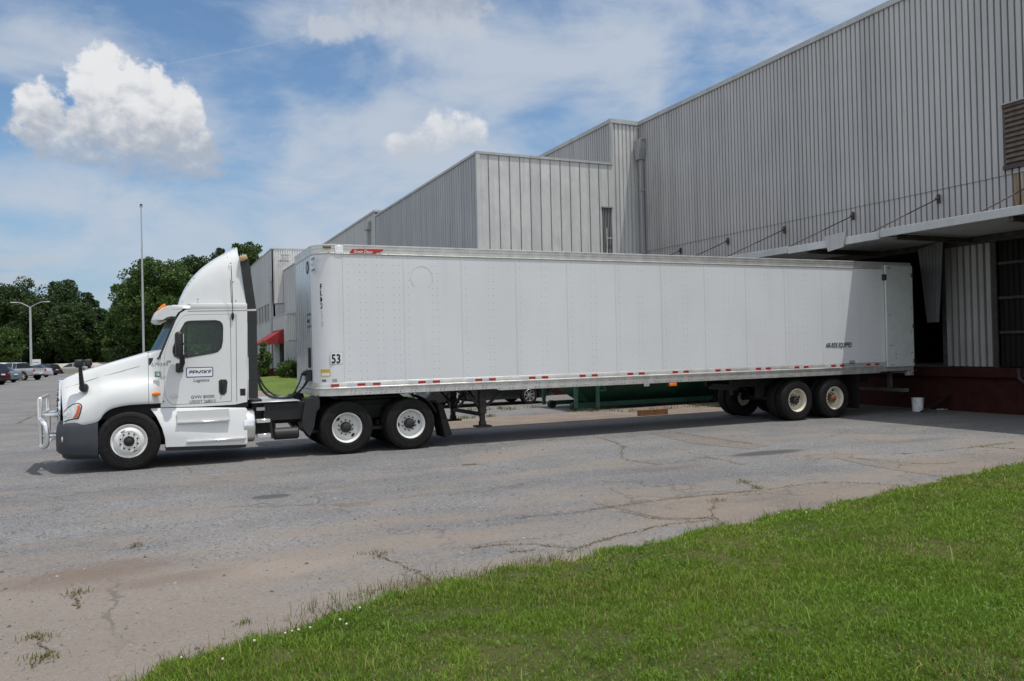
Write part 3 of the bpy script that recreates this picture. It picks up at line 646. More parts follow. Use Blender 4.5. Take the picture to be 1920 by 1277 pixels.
# downspout at the inner corner
dsx, dsy = XW-.13, YB-.32
mb = MB(); mb.box((dsx-.09, dsy-.09, 1.2), (dsx+.09, dsy+.09, 10.3), .02)
for z in (8.9, 6.1, 3.6): mb.box((dsx-.11, dsy-.12, z), (XW, dsy+.12, z+.07))
dsp = mb.build('downspout', 'clad_c_side', wh)
mb = MB(); mb.prism([(-.23, 11.15), (.23, 11.15), (.23, 10.75), (.12, 10.3), (-.12, 10.3), (-.23, 10.75)], lambda q, z: (dsx-.2, dsy+q, z), lambda q, z: (dsx+.12, dsy+q, z)); mb.build('rain_hopper', 'clad_c_side', dsp, smooth=0)
mb = MB(); mb.box((dsx-.12, dsy-.28, 11.15), (dsx+.1, dsy+.28, 11.22)); mb.build('hopper_rim', 'trim', dsp, smooth=0)
# louvred window
M['louvre_frame'] = simple('louvre_frame', (.07, .05, .045), .7, var=.3, dirt=((.16, .07, .04), .5, 5)); lw = MB(); wy0, wy1, wz0, wz1 = 11.2, 13.54, 6.42, 7.9
lw.box((XW-.07, wy0-.08, wz1), (XW+.02, wy1+.05, wz1+.09)); lw.box((XW-.08, wy0-.08, wz0-.1), (XW+.02, wy1+.06, wz0)); lw.box((XW-.05, wy1-.02, wz0), (XW+.02, wy1+.05, wz1)); lw.box((XW-.05, wy0-.05, wz0), (XW+.02, wy0+.02, wz1))
win = lw.build('louvre_window', 'louvre_frame', wh, smooth=0, label='rusty framed louvred opening high on the wall')
lt = MB(); lt.box((XW-.09, wy0-.1, wz1+.092), (XW+.02, wy1+.07, wz1+.125)); lt.build('louvre_flashing', 'trim', win, smooth=0)
lb = MB(); lb.box((XW-.015, wy0, wz0), (XW-.005, wy1, wz1))
for i in range(11):
    z = wz0+.03+i*(wz1-wz0-.04)/11; lb.beam((XW-.035, wy0+.02, z+.06), (XW-.035, wy1-.02, z+.06), .06, .10, (.55, 0, 1))
M['louvre'] = simple('louvre_brown', (.115, .09, .072), .7, var=.25); lb.build('louvre_blades', 'louvre', win, smooth=0)
# dock: red painted base, opening, ribbed lower walls
mb = MB(); mb.box((XW+.12, -8, 0), (XW+3.5, 30.3, .95)); mb.build('dock_base', 'dock_red', wh, smooth=0)
mb = MB(); mb.box((XW-.03, -8, .95), (XW+.12, 30.3, 1.22), .01); mb.build('dock_edge', 'dock_red', wh, smooth=0)
mb = MB(); mb.box((XW+.12, -8, 1.18), (XW+4.4, 30.3, 1.21)); mb.build('dock_floor', 'brick_edge', wh, smooth=0)
ribs((XW+.03, 15.40), (XW+.03, 14.02), 1.24, 4.62, (-1, 0), .2, .09, .3, .04).build('dock_wall', 'clad_dock', wh, smooth=0, merge=False, label='pale ribbed panel beside the dock opening')
mb = MB(); mb.box((XW-.02, 13.9, 1.22), (XW+.02, 14.02, 4.6)); mb.build('dock_door_frame', 'steel_dark', wh, smooth=0)
mb = MB(); mb.box((XW-.02, 15.4, 1.22), (XW+.03, 15.5, 4.6)); mb.build('dock_door_frame', 'steel_dark', wh, smooth=0)
M['clad_brown'] = cladding('dark_brown_cladding', (.018, .016, .015), .3, metal=0.); M['clad_brown'].node_tree.nodes['Principled BSDF'].inputs['Specular IOR Level'].default_value = .1
ribs((XW+.10, 13.9), (XW+.10, -8), 1.24, 4.62, (-1, 0), .15, .04).build('dock_wall', 'clad_brown', wh, smooth=0, merge=False, label='dark brown ribbed dock door')
mb = MB()
for z in (2.1, 3.0, 3.9): mb.box((XW+.02, -8, z), (XW+.09, 13.88, z+.07))
mb.build('door_girts', 'steel_dark', wh, smooth=0)
ribs((XW+.03, 30.3), (XW+.03, 18.9), 1.24, 4.62, (-1, 0), .2, .04).build('dock_wall', 'clad_big', wh, smooth=0, merge=False)
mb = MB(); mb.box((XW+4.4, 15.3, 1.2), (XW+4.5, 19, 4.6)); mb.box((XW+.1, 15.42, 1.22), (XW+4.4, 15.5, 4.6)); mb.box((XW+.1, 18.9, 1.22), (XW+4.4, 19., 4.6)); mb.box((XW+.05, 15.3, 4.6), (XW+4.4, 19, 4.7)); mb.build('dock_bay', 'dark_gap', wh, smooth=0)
# hanging crooked side panel at the bay
pa = [onX(1722, 468, XW-.25), onX(1778, 452, XW-.25), onX(1768, 604, XW-.25), onX(1742, 605, XW-.25)]
q = [(p.y, p.z) for p in pa]
mb = MB(); mb.prism(q, lambda y, z: (XW-.27-.22*(q[0][0]-y), y, z), lambda y, z: (XW-.24-.22*(q[0][0]-y), y, z))
for k in range(1, 7):
    u = k/7; a = pa[0].lerp(pa[1], u); b = pa[3].lerp(pa[2], u)
    mb.beam((XW-.28-.22*(q[0][0]-a.y), a.y, a.z-.03), (XW-.28-.22*(q[0][0]-b.y), b.y, b.z+.03), .03, .02, (1, 0, 0))
mb.build('dock_side_flap', 'flap', wh, smooth=0, label='crooked grey ribbed flap hanging beside the dock opening')
# canopy
CX, CZ = 17.2, 4.75
cp = MB(); segs = [(-8, 9.9, 0.), (9.92, 14.9, .0), (14.93, 18.2, -.035), (18.23, 29.6, -.01)]
ribs((XW, 0), (CX+.05, 0), 0, 1, (0, 1), .15, .03)
for (a, b, dz) in segs:
    rows = []; n = 22
    for i in range(n*2+1):
        x = CX+.05+(XW+.02-CX-.05)*i/(2*n); z = CZ-.04+dz+(.018 if i % 2 else 0)+.0*(x-CX)
        rows.append([(x, a, z), (x, b, z)])
    cp.grid(rows)
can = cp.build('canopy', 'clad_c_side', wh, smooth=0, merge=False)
cp = MB()
for (a, b, dz) in segs: cp.box((CX-.03, a, CZ-.1+dz), (CX+.03, b, CZ+.10+dz), .008)
cp.build('canopy_fascia', 'trim', can, smooth=0)
cp = MB(); cp.box((CX+.04, -8, CZ+.02), (XW, 29.6, CZ+.06)); cp.box((XW-.14, -8, CZ-.24), (XW+.0, 29.6, CZ-.05))
for y in np.arange(-6.5, 29, 3.0): cp.box((CX+.04, y-.05, CZ-.2), (XW-.1, y+.05, CZ-.07))
cp.build('canopy_beam', 'steel_dark', can, smooth=0)
a = onX(1548, 447, CX-.06); b = onX(1582, 468, CX-.06)
cp = MB(); cp.prism([(a.y+.03, CZ+.17), (b.y-.1, CZ+.21), (b.y, CZ-.2), (a.y-.08, CZ-.26)], lambda y, z: (CX-.075, y, z), lambda y, z: (CX-.04, y, z)); cp.build('bent_plate', 'clad_c_side', can, smooth=0, label='bent pale plate patched on the fascia')
for i, y in enumerate((27.5, 24.5, 21.5, 18.5, 15.5, 12.5, 9.5)):
    rd = MB(); rd.tube([(XW-.05, y, 5.93), (CX+.25, y, CZ+.1)], .017, 8); rd.box((XW-.08, y-.035, 5.80), (XW+.0, y+.035, 6.05), .01); rd.tube([(XW-.09, y-.06, 5.93), (XW-.09, y+.06, 5.93)], .03, 8)
    rd.build('tie_rod', 'rod', can)
# dock pipe
mb = MB(); mb.tube([(XW-.05, 13.35, 1.2), (XW-.05, 13.35, .95), (XW-.02, 13.05, .7), (XW, 13.05, 0)], .05, 10); mb.build('dock_pipe', 'steel_dark', wh)
# ---- annex (C and D)
CXX, CYY, CZT = 12.25, 30.30, 10.08
ax = thing('annex', 'grey metal box annex with sunlit panel front and narrow vent', 'building', (CXX+3, CYY+8, 0))
mb = MB(); vx0, vx1, vz1 = 18.09, 18.62, 8.1
mb.box((CXX+.05, CYY, 1.0), (vx0, CYY+.1, CZT-.08)); mb.box((vx1, CYY, 1.0), (BX-.02, CYY+.1, CZT-.08)); mb.box((vx0, CYY, vz1), (vx1, CYY+.1, CZT-.08)); mb.box((vx0, CYY, 1.0), (vx1, CYY+.1, 6.1))
mb.build('wall', 'clad_c', ax, smooth=0)
mb = MB(); x = CXX+.5
while x < BX-.1:
    if vx0-.03 < x < vx1+.03: mb.box((x-.008, CYY-.02, vz1), (x+.008, CYY-.001, CZT-.08))
    else: mb.box((x-.012, CYY-.022, 1.0), (x+.012, CYY-.001, CZT-.08))
    x += .475
mb.build('panel_seams', 'seam', ax, smooth=0)
mb = MB(); mb.box((vx0-.05, CYY+.099, 6.0), (vx1+.05, CYY+.12, vz1+.05)); mb.build('vent', 'dark_gap', ax, smooth=0)
vt = MB()
for k in range(7):
    x = vx0+.03+k*(vx1-vx0-.06)/6; vt.box((x-.014, CYY+.02, 6.1), (x+.014, CYY+.05, vz1-.01))
vt.box((vx0-.03, CYY-.03, vz1), (vx1+.03, CYY-.001, vz1+.05)); vt.build('vent_bars', 'clad_c_side', ax, smooth=0)
vp = MB(); vp.tube([(vx0+.2, CYY-.06, 6.0), (vx0+.2, CYY-.06, 7.2)], .025, 8); vp.tube([(vx0+.2, CYY-.06, 6.75), (vx1-.02, CYY-.06, 6.75)], .02, 8); vp.build('vent_pipe', 'alu', ax)
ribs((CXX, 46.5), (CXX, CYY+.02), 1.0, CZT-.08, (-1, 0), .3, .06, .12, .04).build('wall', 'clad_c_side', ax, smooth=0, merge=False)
mb = MB(); mb.box((CXX-.04, CYY-.04, 1.0), (CXX+.12, CYY+.04, CZT-.08)); mb.build('corner_trim', 'clad_c', ax, smooth=0)
mb = MB(); mb.box((CXX-.05, CYY-.05, CZT-.08), (BX-.06, CYY+.12, CZT+.02)); mb.box((CXX-.05, CYY+.12, CZT-.08), (CXX+.15, 46.5, CZT+.02)); mb.build('wall_coping', 'trim', ax, smooth=0)
mb = MB(); mb.box((CXX+.12, CYY+.14, .0), (BX, 46.5, CZT-.1)); mb.build('roof', 'roofing', ax, smooth=0)
mb = MB(); mb.box((CXX-.03, CYY-.06, 0), (BX, CYY+.12, 1.0)); mb.box((CXX-.03, CYY+.12, 0), (CXX+.1, 46.4, 1.)); mb.box((BX, YB-.06, 0), (XW, YB+.1, 1.0)); mb.build('base', 'dock_red', ax, smooth=0)
# rear hall D/E2
an2 = thing('rear_hall', 'long low grey hall running back between the annex and the office block', 'building', (CXX+4, 64, 0))
ribs((CXX-.02, 82.6), (CXX-.02, 46.52), 5.8, 10.3, (-1, 0), .3, .03, .12, .08).build('wall', 'clad_e', an2, smooth=0, merge=False)
mb = MB(); mb.box((CXX-.0, 46.52, 0), (40, 82.6, 5.8)); mb.box((CXX+.1, 46.55, 5.8), (40, 82.6, 10.3)); mb.build('wall', 'clad_e', an2, smooth=0)
mb = MB(); mb.box((CXX-.08, 46.45, 10.3), (40, 82.6, 10.42)); mb.build('wall_coping', 'trim', an2, smooth=0)
mb = MB(); mb.box((CXX-.06, 46.5, 5.74), (CXX+.02, 82.6, 5.82)); mb.build('wall_band', 'seam', an2, smooth=0)
mb = MB(); mb.box((CXX-.22, 47.7, 2), (CXX-.03, 47.9, 9.4)); mb.box((CXX-.32, 47.55, 9.4), (CXX-.03, 48.05, 9.9)); mb.build('downspout', 'clad_c_side', an2, smooth=0)
# office block E
EX, EY, ETZ = 11.12, 82.67, 12.5
of = thing('office_block', 'two storey pale grey office block with red awning over its door', 'office', (EX+4, EY+8, 0))
wins = [(85.2, 86.7), (87.2, 89.2), (89.8, 91.6), (92.2, 94.2), (95., 97.)]
YE = 101.
mb = MB(); rects = [(y0, y1, z0, z1) for (y0, y1) in wins for (z0, z1) in ((5.35, 7.3), (1.3, 3.3))]
hol = [[(y0, z0), (y1, z0), (y1, z1), (y0, z1)] for (y0, y1, z0, z1) in rects]
mb.prism([(EY, .0), (YE, .0), (YE, ETZ), (EY, ETZ)], lambda y, z: (EX, y, z), lambda y, z: (EX+.25, y, z), hol); mb.build('wall', 'clad_e', of, smooth=0)
for (y0, y1, z0, z1) in rects:
    f = MB(); f.box((EX+.0, y0, z0), (EX+.2, y0+.08, z1)); f.box((EX, y1-.08, z0), (EX+.2, y1, z1)); f.box((EX+.0, y0+.08, z1-.08), (EX+.2, y1-.08, z1)); f.box((EX-.04, y0+.08, z0), (EX+.2, y1-.08, z0+.08)); f.box((EX+.05, (y0+y1)/2-.04, z0+.08), (EX+.15, (y0+y1)/2+.04, z1-.08))
    wo_ = f.build('window', 'trim', of, smooth=0); g = MB(); g.box((EX+.11, y0+.02, z0+.02), (EX+.14, y1-.02, z1-.02)); g.build('pane', 'glass_dark', wo_, smooth=0)
ribs((EX, EY), (CXX+.02, EY), 7.1, ETZ, (0, -1), .24, .05, .25, .1).build('wall', 'clad_c', of, smooth=0, merge=False)
ribs((CXX-.02, EY-.02), (18, EY-.02), 10.42, ETZ, (0, -1), .24, .05, .25, .1).build('wall', 'clad_c', of, smooth=0, merge=False)
mb = MB(); mb.box((EX+.05, EY, 0), (CXX, EY+.2, 7.1)); mb.box((EX+.25, EY+.2, 0), (30, YE, ETZ-.1)); mb.build('wall', 'clad_e', of, smooth=0)
mb = MB(); mb.box((EX-.05, EY-.05, ETZ), (24, YE+.1, ETZ+.12)); mb.build('wall_coping', 'trim', of, smooth=0)
mb = MB(); mb.box((EX-.02, EY-.04, 7.0), (CXX+.02, EY+.0, 7.1)); mb.build('wall_band', 'seam', of, smooth=0)
for (x_, z_) in ((EX+.6, 11.3), (EX+.9, 11.9)): mb = MB(); mb.box((x_, EY-.14, z_), (CXX+.6, EY-.06, z_+.06)); mb.build('wall_pipe', 'seam', of, smooth=0)
mb = MB(); mb.box((EX-.15, EY+.15, .3), (EX-.01, EY+.4, 9.3)); mb.box((EX-.22, EY+.05, 9.3), (EX-.01, EY+.5, 9.9)); mb.build('downspout', 'clad_c_side', of, smooth=0)
# entrance porch E3
E3Y = 74.47; dy0, dy1 = 75.7, 79.9
mb = MB(); mb.prism([(E3Y+.02, 0.), (EY, 0.), (EY, 5.65), (E3Y+.02, 5.65)], lambda y, z: (EX, y, z), lambda y, z: (EX+.2, y, z), [[(dy0, .5), (dy1-1.2, .5), (dy1-1.2, 3.0), (dy0, 3.0)]])
mb.box((EX+.02, E3Y+.04, 3.2), (CXX-.02, E3Y+.06, 5.6)); mb.box((EX, E3Y, .6), (CXX-.02, E3Y+.04, 3.15)); mb.build('porch_wall', 'clad_e', of, smooth=0)
ribs((EX, E3Y), (CXX-.03, E3Y), 3.2, 5.6, (0, -1), .16, .05, .25, .1).build('porch_wall', 'clad_c', of, smooth=0, merge=False)
mb = MB(); mb.box((EX-.04, E3Y-.05, 5.62), (CXX, EY, 5.72)); mb.build('porch_coping', 'trim', of, smooth=0)
mb = MB(); mb.box((EX+.12, dy0+.1, .5), (EX+.16, dy1-1.3, 2.95)); dr = mb.build('door', 'glass_dark', of, smooth=0)
for (ya_, yb_) in ((dy0, dy0+.1), (dy1-1.3, dy1-1.2), (dy0+1.3, dy0+1.38)): mb = MB(); mb.box((EX+.08, ya_, .5), (EX+.18 if ya_ != dy0+1.3 else EX+.115, yb_, 2.98)); mb.build('door_frame', 'steel_dark', dr, smooth=0)
aw = MB(); y0, y1 = dy0-.1, 82.2; pr_ = [(EX, 4.3), (EX-.02, 4.3), (EX-1.95, 3.05), (EX-1.95, 2.85), (EX, 3.0)]
aw.prism(pr_, lambda x, z: (x, y0, z), lambda x, z: (x, y1, z)); aw.build('awning', 'red_canvas', of, smooth=0)
mb = MB(); mb.box((EX-2.3, 73.6, 0), (EX-.01, 82.5, .35)); mb.box((EX-2.3, 73.6, .35), (EX-2.1, 82.5, .95)); mb.box((EX-2.1, 73.6, .35), (EX-.0, 73.8, .75)); mb.build('entrance_steps', 'dock_red', of, smooth=0)
mb = MB()
for k in range(13):
    y = 75+k*.55; mb.box((EX-1.2, y-.015, .35), (EX-1.17, y+.015, 1.5))
mb.box((EX-1.21, 75, 1.48), (EX-1.16, 81.6, 1.53))
for k in range(5): mb.box((EX+.1+k*.26, E3Y-.55, .3), (EX+.13+k*.26, E3Y-.52, 1.7))
mb.build('railing', 'steel_dark', of, smooth=0)
# ================================================================== TRACTOR
YT = 15.654; YC = YT+1.295
def ring_mat(mb): pass
def wheel(parent, x, y, r=.52, w=.28, style='dish', side=-1, rimmat='wheel_white', z=None, hub='hub_black', rot=0., grease=None):
    """y: outer face of the tyre; side -1: outward is -Y"""
    z = r if z is None else z; s = -side
    c = (x, y, z); b = r-.52
    ty = MB(); prof = [(.285, .02), (.30, .008), (.33, .004), (.40, .0), (.455, .004), (.487, .014), (.508, .03), (.516, .05), (.52, .075)]
    prof += [(.52, .09), (.510, .093), (.510, .100), (.52, .103), (.52, .135), (.510, .138), (.510, .146), (.52, .149)]
    prof = [(q+b, a) for q, a in prof]; full = prof + [(q, w-a) for q, a in reversed(prof)]
    ty.lathe(full, c, 'Y', 56, s)
    ty.lathe([(.345+b, .0035), (.349+b, -.004), (.353+b, .003)], c, 'Y', 48, s); ty.lathe([(.44+b, .003), (.444+b, -.003), (.448+b, .004)], c, 'Y', 48, s)
    wo = ty.build('wheel', 'rubber', parent, smooth=35)
    rm = MB()
    if style == 'dish': pr = [(.288, .03), (.298, .012), (.295, .004), (.288, .004), (.282, .018), (.272, .035), (.262, .05), (.258, .12), (.25, .15), (.235, .165), (.205, .172), (.185, .168), (.178, .160), (.10, .160)]
    else: pr = [(.288, .03), (.298, .012), (.295, .004), (.288, .004), (.280, .015), (.268, .03), (.262, .045), (.258, .045), (.247, .032), (.235, .012), (.22, -.004), (.20, -.016), (.18, -.022), (.175, -.018), (.09, -.018)]
    rm.lathe(pr, c, 'Y', 48, s); ri = rm.build('rim', rimmat, wo, smooth=35)
    disc_y = .172 if style == 'dish' else -.010
    ho = MB(); hr = .215
    for k in range(2):
        an = rot+k*math.pi; cc = Vector((x+hr*math.cos(an), y+s*(disc_y-.006 if style == 'dish' else .0), z+hr*math.sin(an))); vs = []
        t1 = Vector((-math.sin(an), 0, math.cos(an))); t2 = Vector((math.cos(an), 0, math.sin(an)))
        tl = Vector((0, s*(-.006 if style == 'dish' else .026), 0))
        for j in range(16):
            q = 2*math.pi*j/16; dv = t1*.042*math.cos(q)+t2*.023*math.sin(q)
            off = Vector((0, s*(-.004), 0)) + tl*(math.sin(q)*.85); vs.append(cc+dv+off)
        ho.add(vs, [tuple(range(16))])
    ho.build('hand_hole', 'dark_gap', ri, smooth=0)
    hb = MB(); f0 = .160 if style == 'dish' else -.018
    if style == 'dish': hb.lathe([(.108, f0), (.104, .10), (.092, .06), (.088, .045), (.06, .030), (.0001, .028)], c, 'Y', 24, s)
    else: hb.lathe([(.09, f0), (.088, -.03), (.078, -.034), (.075, -.03), (.055, -.03), (.05, -.052), (.04, -.058), (.0001, -.058)], c, 'Y', 24, s)
    if style == 'dish':
        for k in range(8):
            an = 2*math.pi*k/8+.2; hb.tube([(x+.096*math.cos(an), y+s*.13, z+.096*math.sin(an)), (x+.096*math.cos(an), y+s*.055, z+.096*math.sin(an))], .014, 6)
    hb.build('hub', hub, wo, smooth=35)
    if grease: MB().lathe([(.03, .035), (.03, .02), (.0001, .018)], c, 'Y', 14, s).build('hub_cap', grease, wo)
    ln = MB()
    for k in range(10):
        an = 2*math.pi*(k+.5)/10; px, pz = x+.143*math.cos(an), z+.143*math.sin(an)
        ln.tube([(px, y+s*(f0+.002), pz), (px, y+s*(f0-.03), pz)], [.017, .014], 6)
    ln.build('lug_nuts', 'hub_black', wo, smooth=0)
    return wo
TR = thing('truck_tractor', 'white day cab semi tractor with tall roof fairing coupled to the trailer', 'truck', (-.3, YC, 0))
def hw(z): return 1.075-.045*(z-1.2)
def yd(z): return YC-hw(z)
def side(px, py, off=0.):                    # a point of the photograph on the (slightly leaning) door plane
    Y = YC-1.05
    for _ in range(3): p = onY(px, py, Y); Y = yd(p.z)-off
    return (p.x, p.z)
def fside(px, py, Y): p = onY(px, py, Y); return (p.x, p.z)
YO = YC-1.2                                  # fender / step / tank outer plane
# --- hood as a loft of curved sections (x of centre, sweep, crown, then half-width/height pairs)
HR = [(-1.505, .13, 1.60, (.52, 1.58), (.72, 1.36), (.88, 1.20), (.985, 1.03), (1.02, .80)),
      (-1.42, .14, 1.665, (.58, 1.64), (.79, 1.40), (.96, 1.255), (1.08, 1.06), (1.11, .82)),
      (-1.20, .12, 1.765, (.64, 1.735), (.84, 1.45), (1.03, 1.31), (1.165, 1.10), (1.19, .86)),
      (-.98, .08, 1.835, (.69, 1.80), (.88, 1.50), (1.06, 1.40), (1.185, 1.20), (1.20, .90)),
      (-.86, .03, 1.87, (.72, 1.835), (.90, 1.53), (1.07, 1.44), (1.19, 1.25), (1.205, .95)),
      (-.76, .0, 1.90, (.74, 1.865), (.91, 1.55), (1.075, 1.47), (1.19, 1.29), (1.205, 1.045)),
      (-.64, .0, 1.935, (.76, 1.90), (.925, 1.575), (1.08, 1.495), (1.19, 1.33), (1.205, 1.12)),
      (-.42, .0, 2.0, (.80, 1.96), (.95, 1.60), (1.09, 1.525), (1.19, 1.365), (1.205, 1.165)),
      (-.2, .0, 2.065, (.84, 2.02), (.98, 1.63), (1.09, 1.55), (1.185, 1.38), (1.20, 1.175)),
      (-.055, .0, 2.11, (.87, 2.06), (1.0, 1.65), (1.09, 1.56), (1.175, 1.39), (1.19, 1.175))]
def hood_section(row, sgn=-1):
    xc, sw, zt = row[:3]; kp = [(0, zt), (row[3][0]*.6, zt-.008), (row[3][0]*.93, row[3][1]+.012)]+[row[3+i] for i in range(5)]
    kp = kp[:3]+[(row[3][0]+.03, row[3][1]-.04)]+kp[4:]+[(row[7][0]-.05, row[7][1]-.0)]
    c = catmull([(0, w, z) for w, z in kp], 4)
    return [(xc+sw*(abs(p.y)/1.2)**2, YC+sgn*p.y, p.z) for p in c]
def hood_loft(rows, sub=5):
    out = []
    for sgn in (-1, 1):
        secs = [hood_section(r_, sgn) for r_ in rows]; n = len(secs[0]); cols = [catmull([s_[k] for s_ in secs], sub) for k in range(n)]
        out.append([[cols[k][i] for k in range(n)] for i in range(len(cols[0]))])
    return out
hl = hood_loft(HR); mb = MB(); mb.grid(hl[0]); mb.grid(hl[1])
hood = mb.build('hood', 'truck_white', TR, smooth=50)
# front face: white shell below the nose with the chrome grille set proud of it
mb = MB()
for h_ in hl:
    s0 = h_[0]; mb.grid([s0, [(p[0]+.10, YC+(p[1]-YC)*.86, max(.78, p[2]-.10)) for p in s0]])
    mb.grid([[(p[0]+.10, YC+(p[1]-YC)*.86, max(.78, p[2]-.10)) for p in s0], [(p[0]+.12, YC, max(.78, p[2]-.10)) for p in s0]])
mb.build('nose_panel', 'black', hood)
gr = MB(); rows = []
for i in range(9):
    u = i/8; z = .84+u*.76; w = .42+.16*math.sin(math.pi*min(1, .25+u*.8)); bulge = .055+.03*math.sin(math.pi*u)
    rows.append([(-1.495-bulge*(1-(k/6.)**2)+.14*(k/6.*w/1.2)**2-.05*(1-u)*.6, YC+k/6.*w, z) for k in range(-6, 7)])
gr.grid(rows); gro = gr.build('grille', 'black', TR)
gs = MB()
for r_ in rows[1:-1]: gs.tube([(p[0]-.012, p[1], p[2]) for p in r_], .012, 6)
gs.tube([(q[0]-.014, q[1], q[2]) for q in [r_[0] for r_ in rows]+rows[-1][1:]+[r_[-1] for r_ in reversed(rows[:-1])]], .028, 8)
gs.build('grille_surround', 'chrome', gro)
# --- bumper
bu = MB(); prof = []
pl = [(-1.575, 0.0), (-1.572, .45), (-1.545, .75), (-1.47, .98), (-1.36, 1.13), (-1.2, 1.19), (-1.0, 1.205), (-.87, 1.21)]
for sgn in (-1, 1):
    cc = catmull([(x, w, 0) for x, w in pl], 5); rows = []
    for (dz, inset) in ((0, .07), (.02, .03), (.06, .0), (.25, -.005), (.42, .0), (.53, .012), (.60, .035), (.64, .08)):
        row = []
        for p in cc:
            back = (p.x+1.575)/.7; zb = .325-.055*back; zt = .90+.055*back
            nx = Vector((1, -(p.y/1.2)**2*1.5)).normalized()
            row.append((p.x+inset*(1-.9*min(1, back)), YC+sgn*(p.y-inset*.9*min(1, p.y/1.0)), zb+(zt-zb)*dz/.64))
        rows.append(row)
    bu.grid(rows); bu.grid([[(p[0], p[1], p[2]) for p in rows[-1]], [(p[0]+.2*(1 if p[0] < -1.2 else 0), YC+(p[1]-YC)*.85, p[2]) for p in rows[-1]]])
    bu.grid([[r_[-1] for r_ in rows], [(r_[-1][0]+.0, YC+sgn*1.0, r_[-1][2]) for r_ in rows]])
bump_ = bu.build('bumper', 'bumper_grey', TR, smooth=45)
lip = MB()
for sgn in (-1, 1):
    cc = [p for p in catmull([(x, w, 0) for x, w in pl], 5)]
    lip.grid([[(p.x+.07-.06*min(1, (p.x+1.575)/.7), YC+sgn*(p.y-.05), .335-.055*(p.x+1.575)/.7) for p in cc], [(p.x+.09-.06*min(1, (p.x+1.575)/.7), YC+sgn*(p.y-.07), .25-.015*(p.x+1.575)/.7) for p in cc]])
lip.build('air_dam', 'black', bump_)
for sgn in (-1, 1):
    l = MB(); l.lathe([(.052, .02), (.055, 0), (.04, -.012), (.0001, -.016)], (0, 0, 0), 'X', 18, 1)
    l.v = [(x_-1.425, YC+sgn*(1.055)+y_*.55-sgn*x_*.9, .60+z_) for x_, y_, z_ in l.v]; l.build('fog_lamp', 'lens', bump_)
from mathutils.bvhtree import BVHTree
# --- headlights: a patch of the hood's own surface set 6 mm proud
def hood_patch(poly_px, off, sgn=-1, nsub=14, name='', mat='', parent=None, proud=.0):
    """the outline (on the photograph) is cast on the hood surface, triangulated and lifted"""
    from mathutils.bvhtree import BVHTree
    bv = BVHTree.FromPolygons(hoodv, hoodf); tri = []
    tris = tessellate_polygon([[Vector((p[0], p[1], 0)) for p in poly_px]])
    bm = bmesh.new(); vv = [bm.verts.new((p[0], p[1], 0)) for p in poly_px]
    for t_ in tris:
        try: bm.faces.new([vv[i] for i in t_])
        except ValueError: pass
    bmesh.ops.subdivide_edges(bm, edges=list(bm.edges), cuts=3, use_grid_fill=True); bmesh.ops.triangulate(bm, faces=list(bm.faces))
    cx = sum(p[0] for p in poly_px)/len(poly_px); cy = sum(p[1] for p in poly_px)/len(poly_px)
    bm.verts.index_update(); vs = []
    for v in bm.verts:
        h = bv.ray_cast(CP, ray(v.co.x, v.co.y).normalized())
        if h[0] is None: h = bv.find_nearest(onY(v.co.x, v.co.y, YC-1.12))
        n = h[1] if h[1].y < 0 else -h[1]; q = h[0]+n*off
        vs.append((q.x, q.y if sgn < 0 else 2*YC-q.y, q.z))
    m = MB(); m.add(vs, [tuple(v.index for v in f.verts) for f in bm.faces]); bm.free()
    return m.build(name, mat, parent)
hm = MB(); hm.grid(hl[0]); hoodv = [Vector(v) for v in hm.v]; hoodf = hm.f
HLP = [(112.5, 793), (114, 783), (119, 773), (127, 764), (137, 757.5), (147, 755.5), (153, 758), (154.5, 763), (152, 774), (147.5, 785.5), (136, 787), (124, 790)]
HLI = [(114.5, 790.5), (116, 783), (121, 773.5), (128, 766), (138, 759.5), (147, 757.8), (151.5, 760), (152.5, 764), (150, 774), (146, 783.5), (136, 785), (124, 788)]
AMB = [(146.5, 760), (151, 761), (152, 765), (149.5, 774), (145.5, 783), (137.5, 784), (143, 775), (146, 766)]
for sgn in (-1, 1):
    hd = hood_patch(HLP, .006, sgn, name='headlight', mat='black', parent=TR)
    hood_patch(HLI, .012, sgn, name='lens', mat='lens', parent=hd); hood_patch(AMB, .017, sgn, name='turn_signal', mat='turn_amber', parent=hd)
# --- bull bar
bb = MB()
for sgn in (-1, 1):
    y = YC+sgn*.62; xf = -1.80
    bb.box((xf-.035, y-.05, .50), (xf+.035, y+.05, 1.33), .015)
for z in (1.31, 1.02, .66): bb.tube([(-1.80, YC-.62, z), (-1.80, YC+.62, z)], .033, 12)
for sgn in (-1, 1):
    y = YC+sgn*.62
    bb.tube(catmull([(-1.8, y, .93), (-1.78, y+sgn*.12, .935), (-1.72, y+sgn*.34, .91), (-1.67, y+sgn*.41, .82), (-1.66, y+sgn*.41, .60), (-1.69, y+sgn*.36, .50), (-1.77, y+sgn*.12, .465), (-1.8, y, .47)], 6), .04, 12)
    for z in (.62, 1.0): bb.tube([(-1.78, YC+sgn*.4, z), (-1.45, YC+sgn*.4, z)], .03, 8)
bb.build('bull_bar', 'alu_bright', TR)
hbv = BVHTree.FromPolygons([Vector(v) for v in hm.v], hm.f); cz_ = []
for px, py in ((124, 727), (150, 719), (180, 709), (210, 701), (240, 692.5), (262, 686.5), (278, 682.5)):
    h = hbv.ray_cast(CP, ray(px, py).normalized())
    if h[0] is not None: cz_.append(h[0]+(h[1] if h[1].y < 0 else -h[1])*.002)
m_ = MB(); m_.tube(catmull(cz_, 4), .0035, 5); m_.build('hood_crease_shade', 'decal_grey', hood)  # grey line laid on the white hood for the shading of its crease
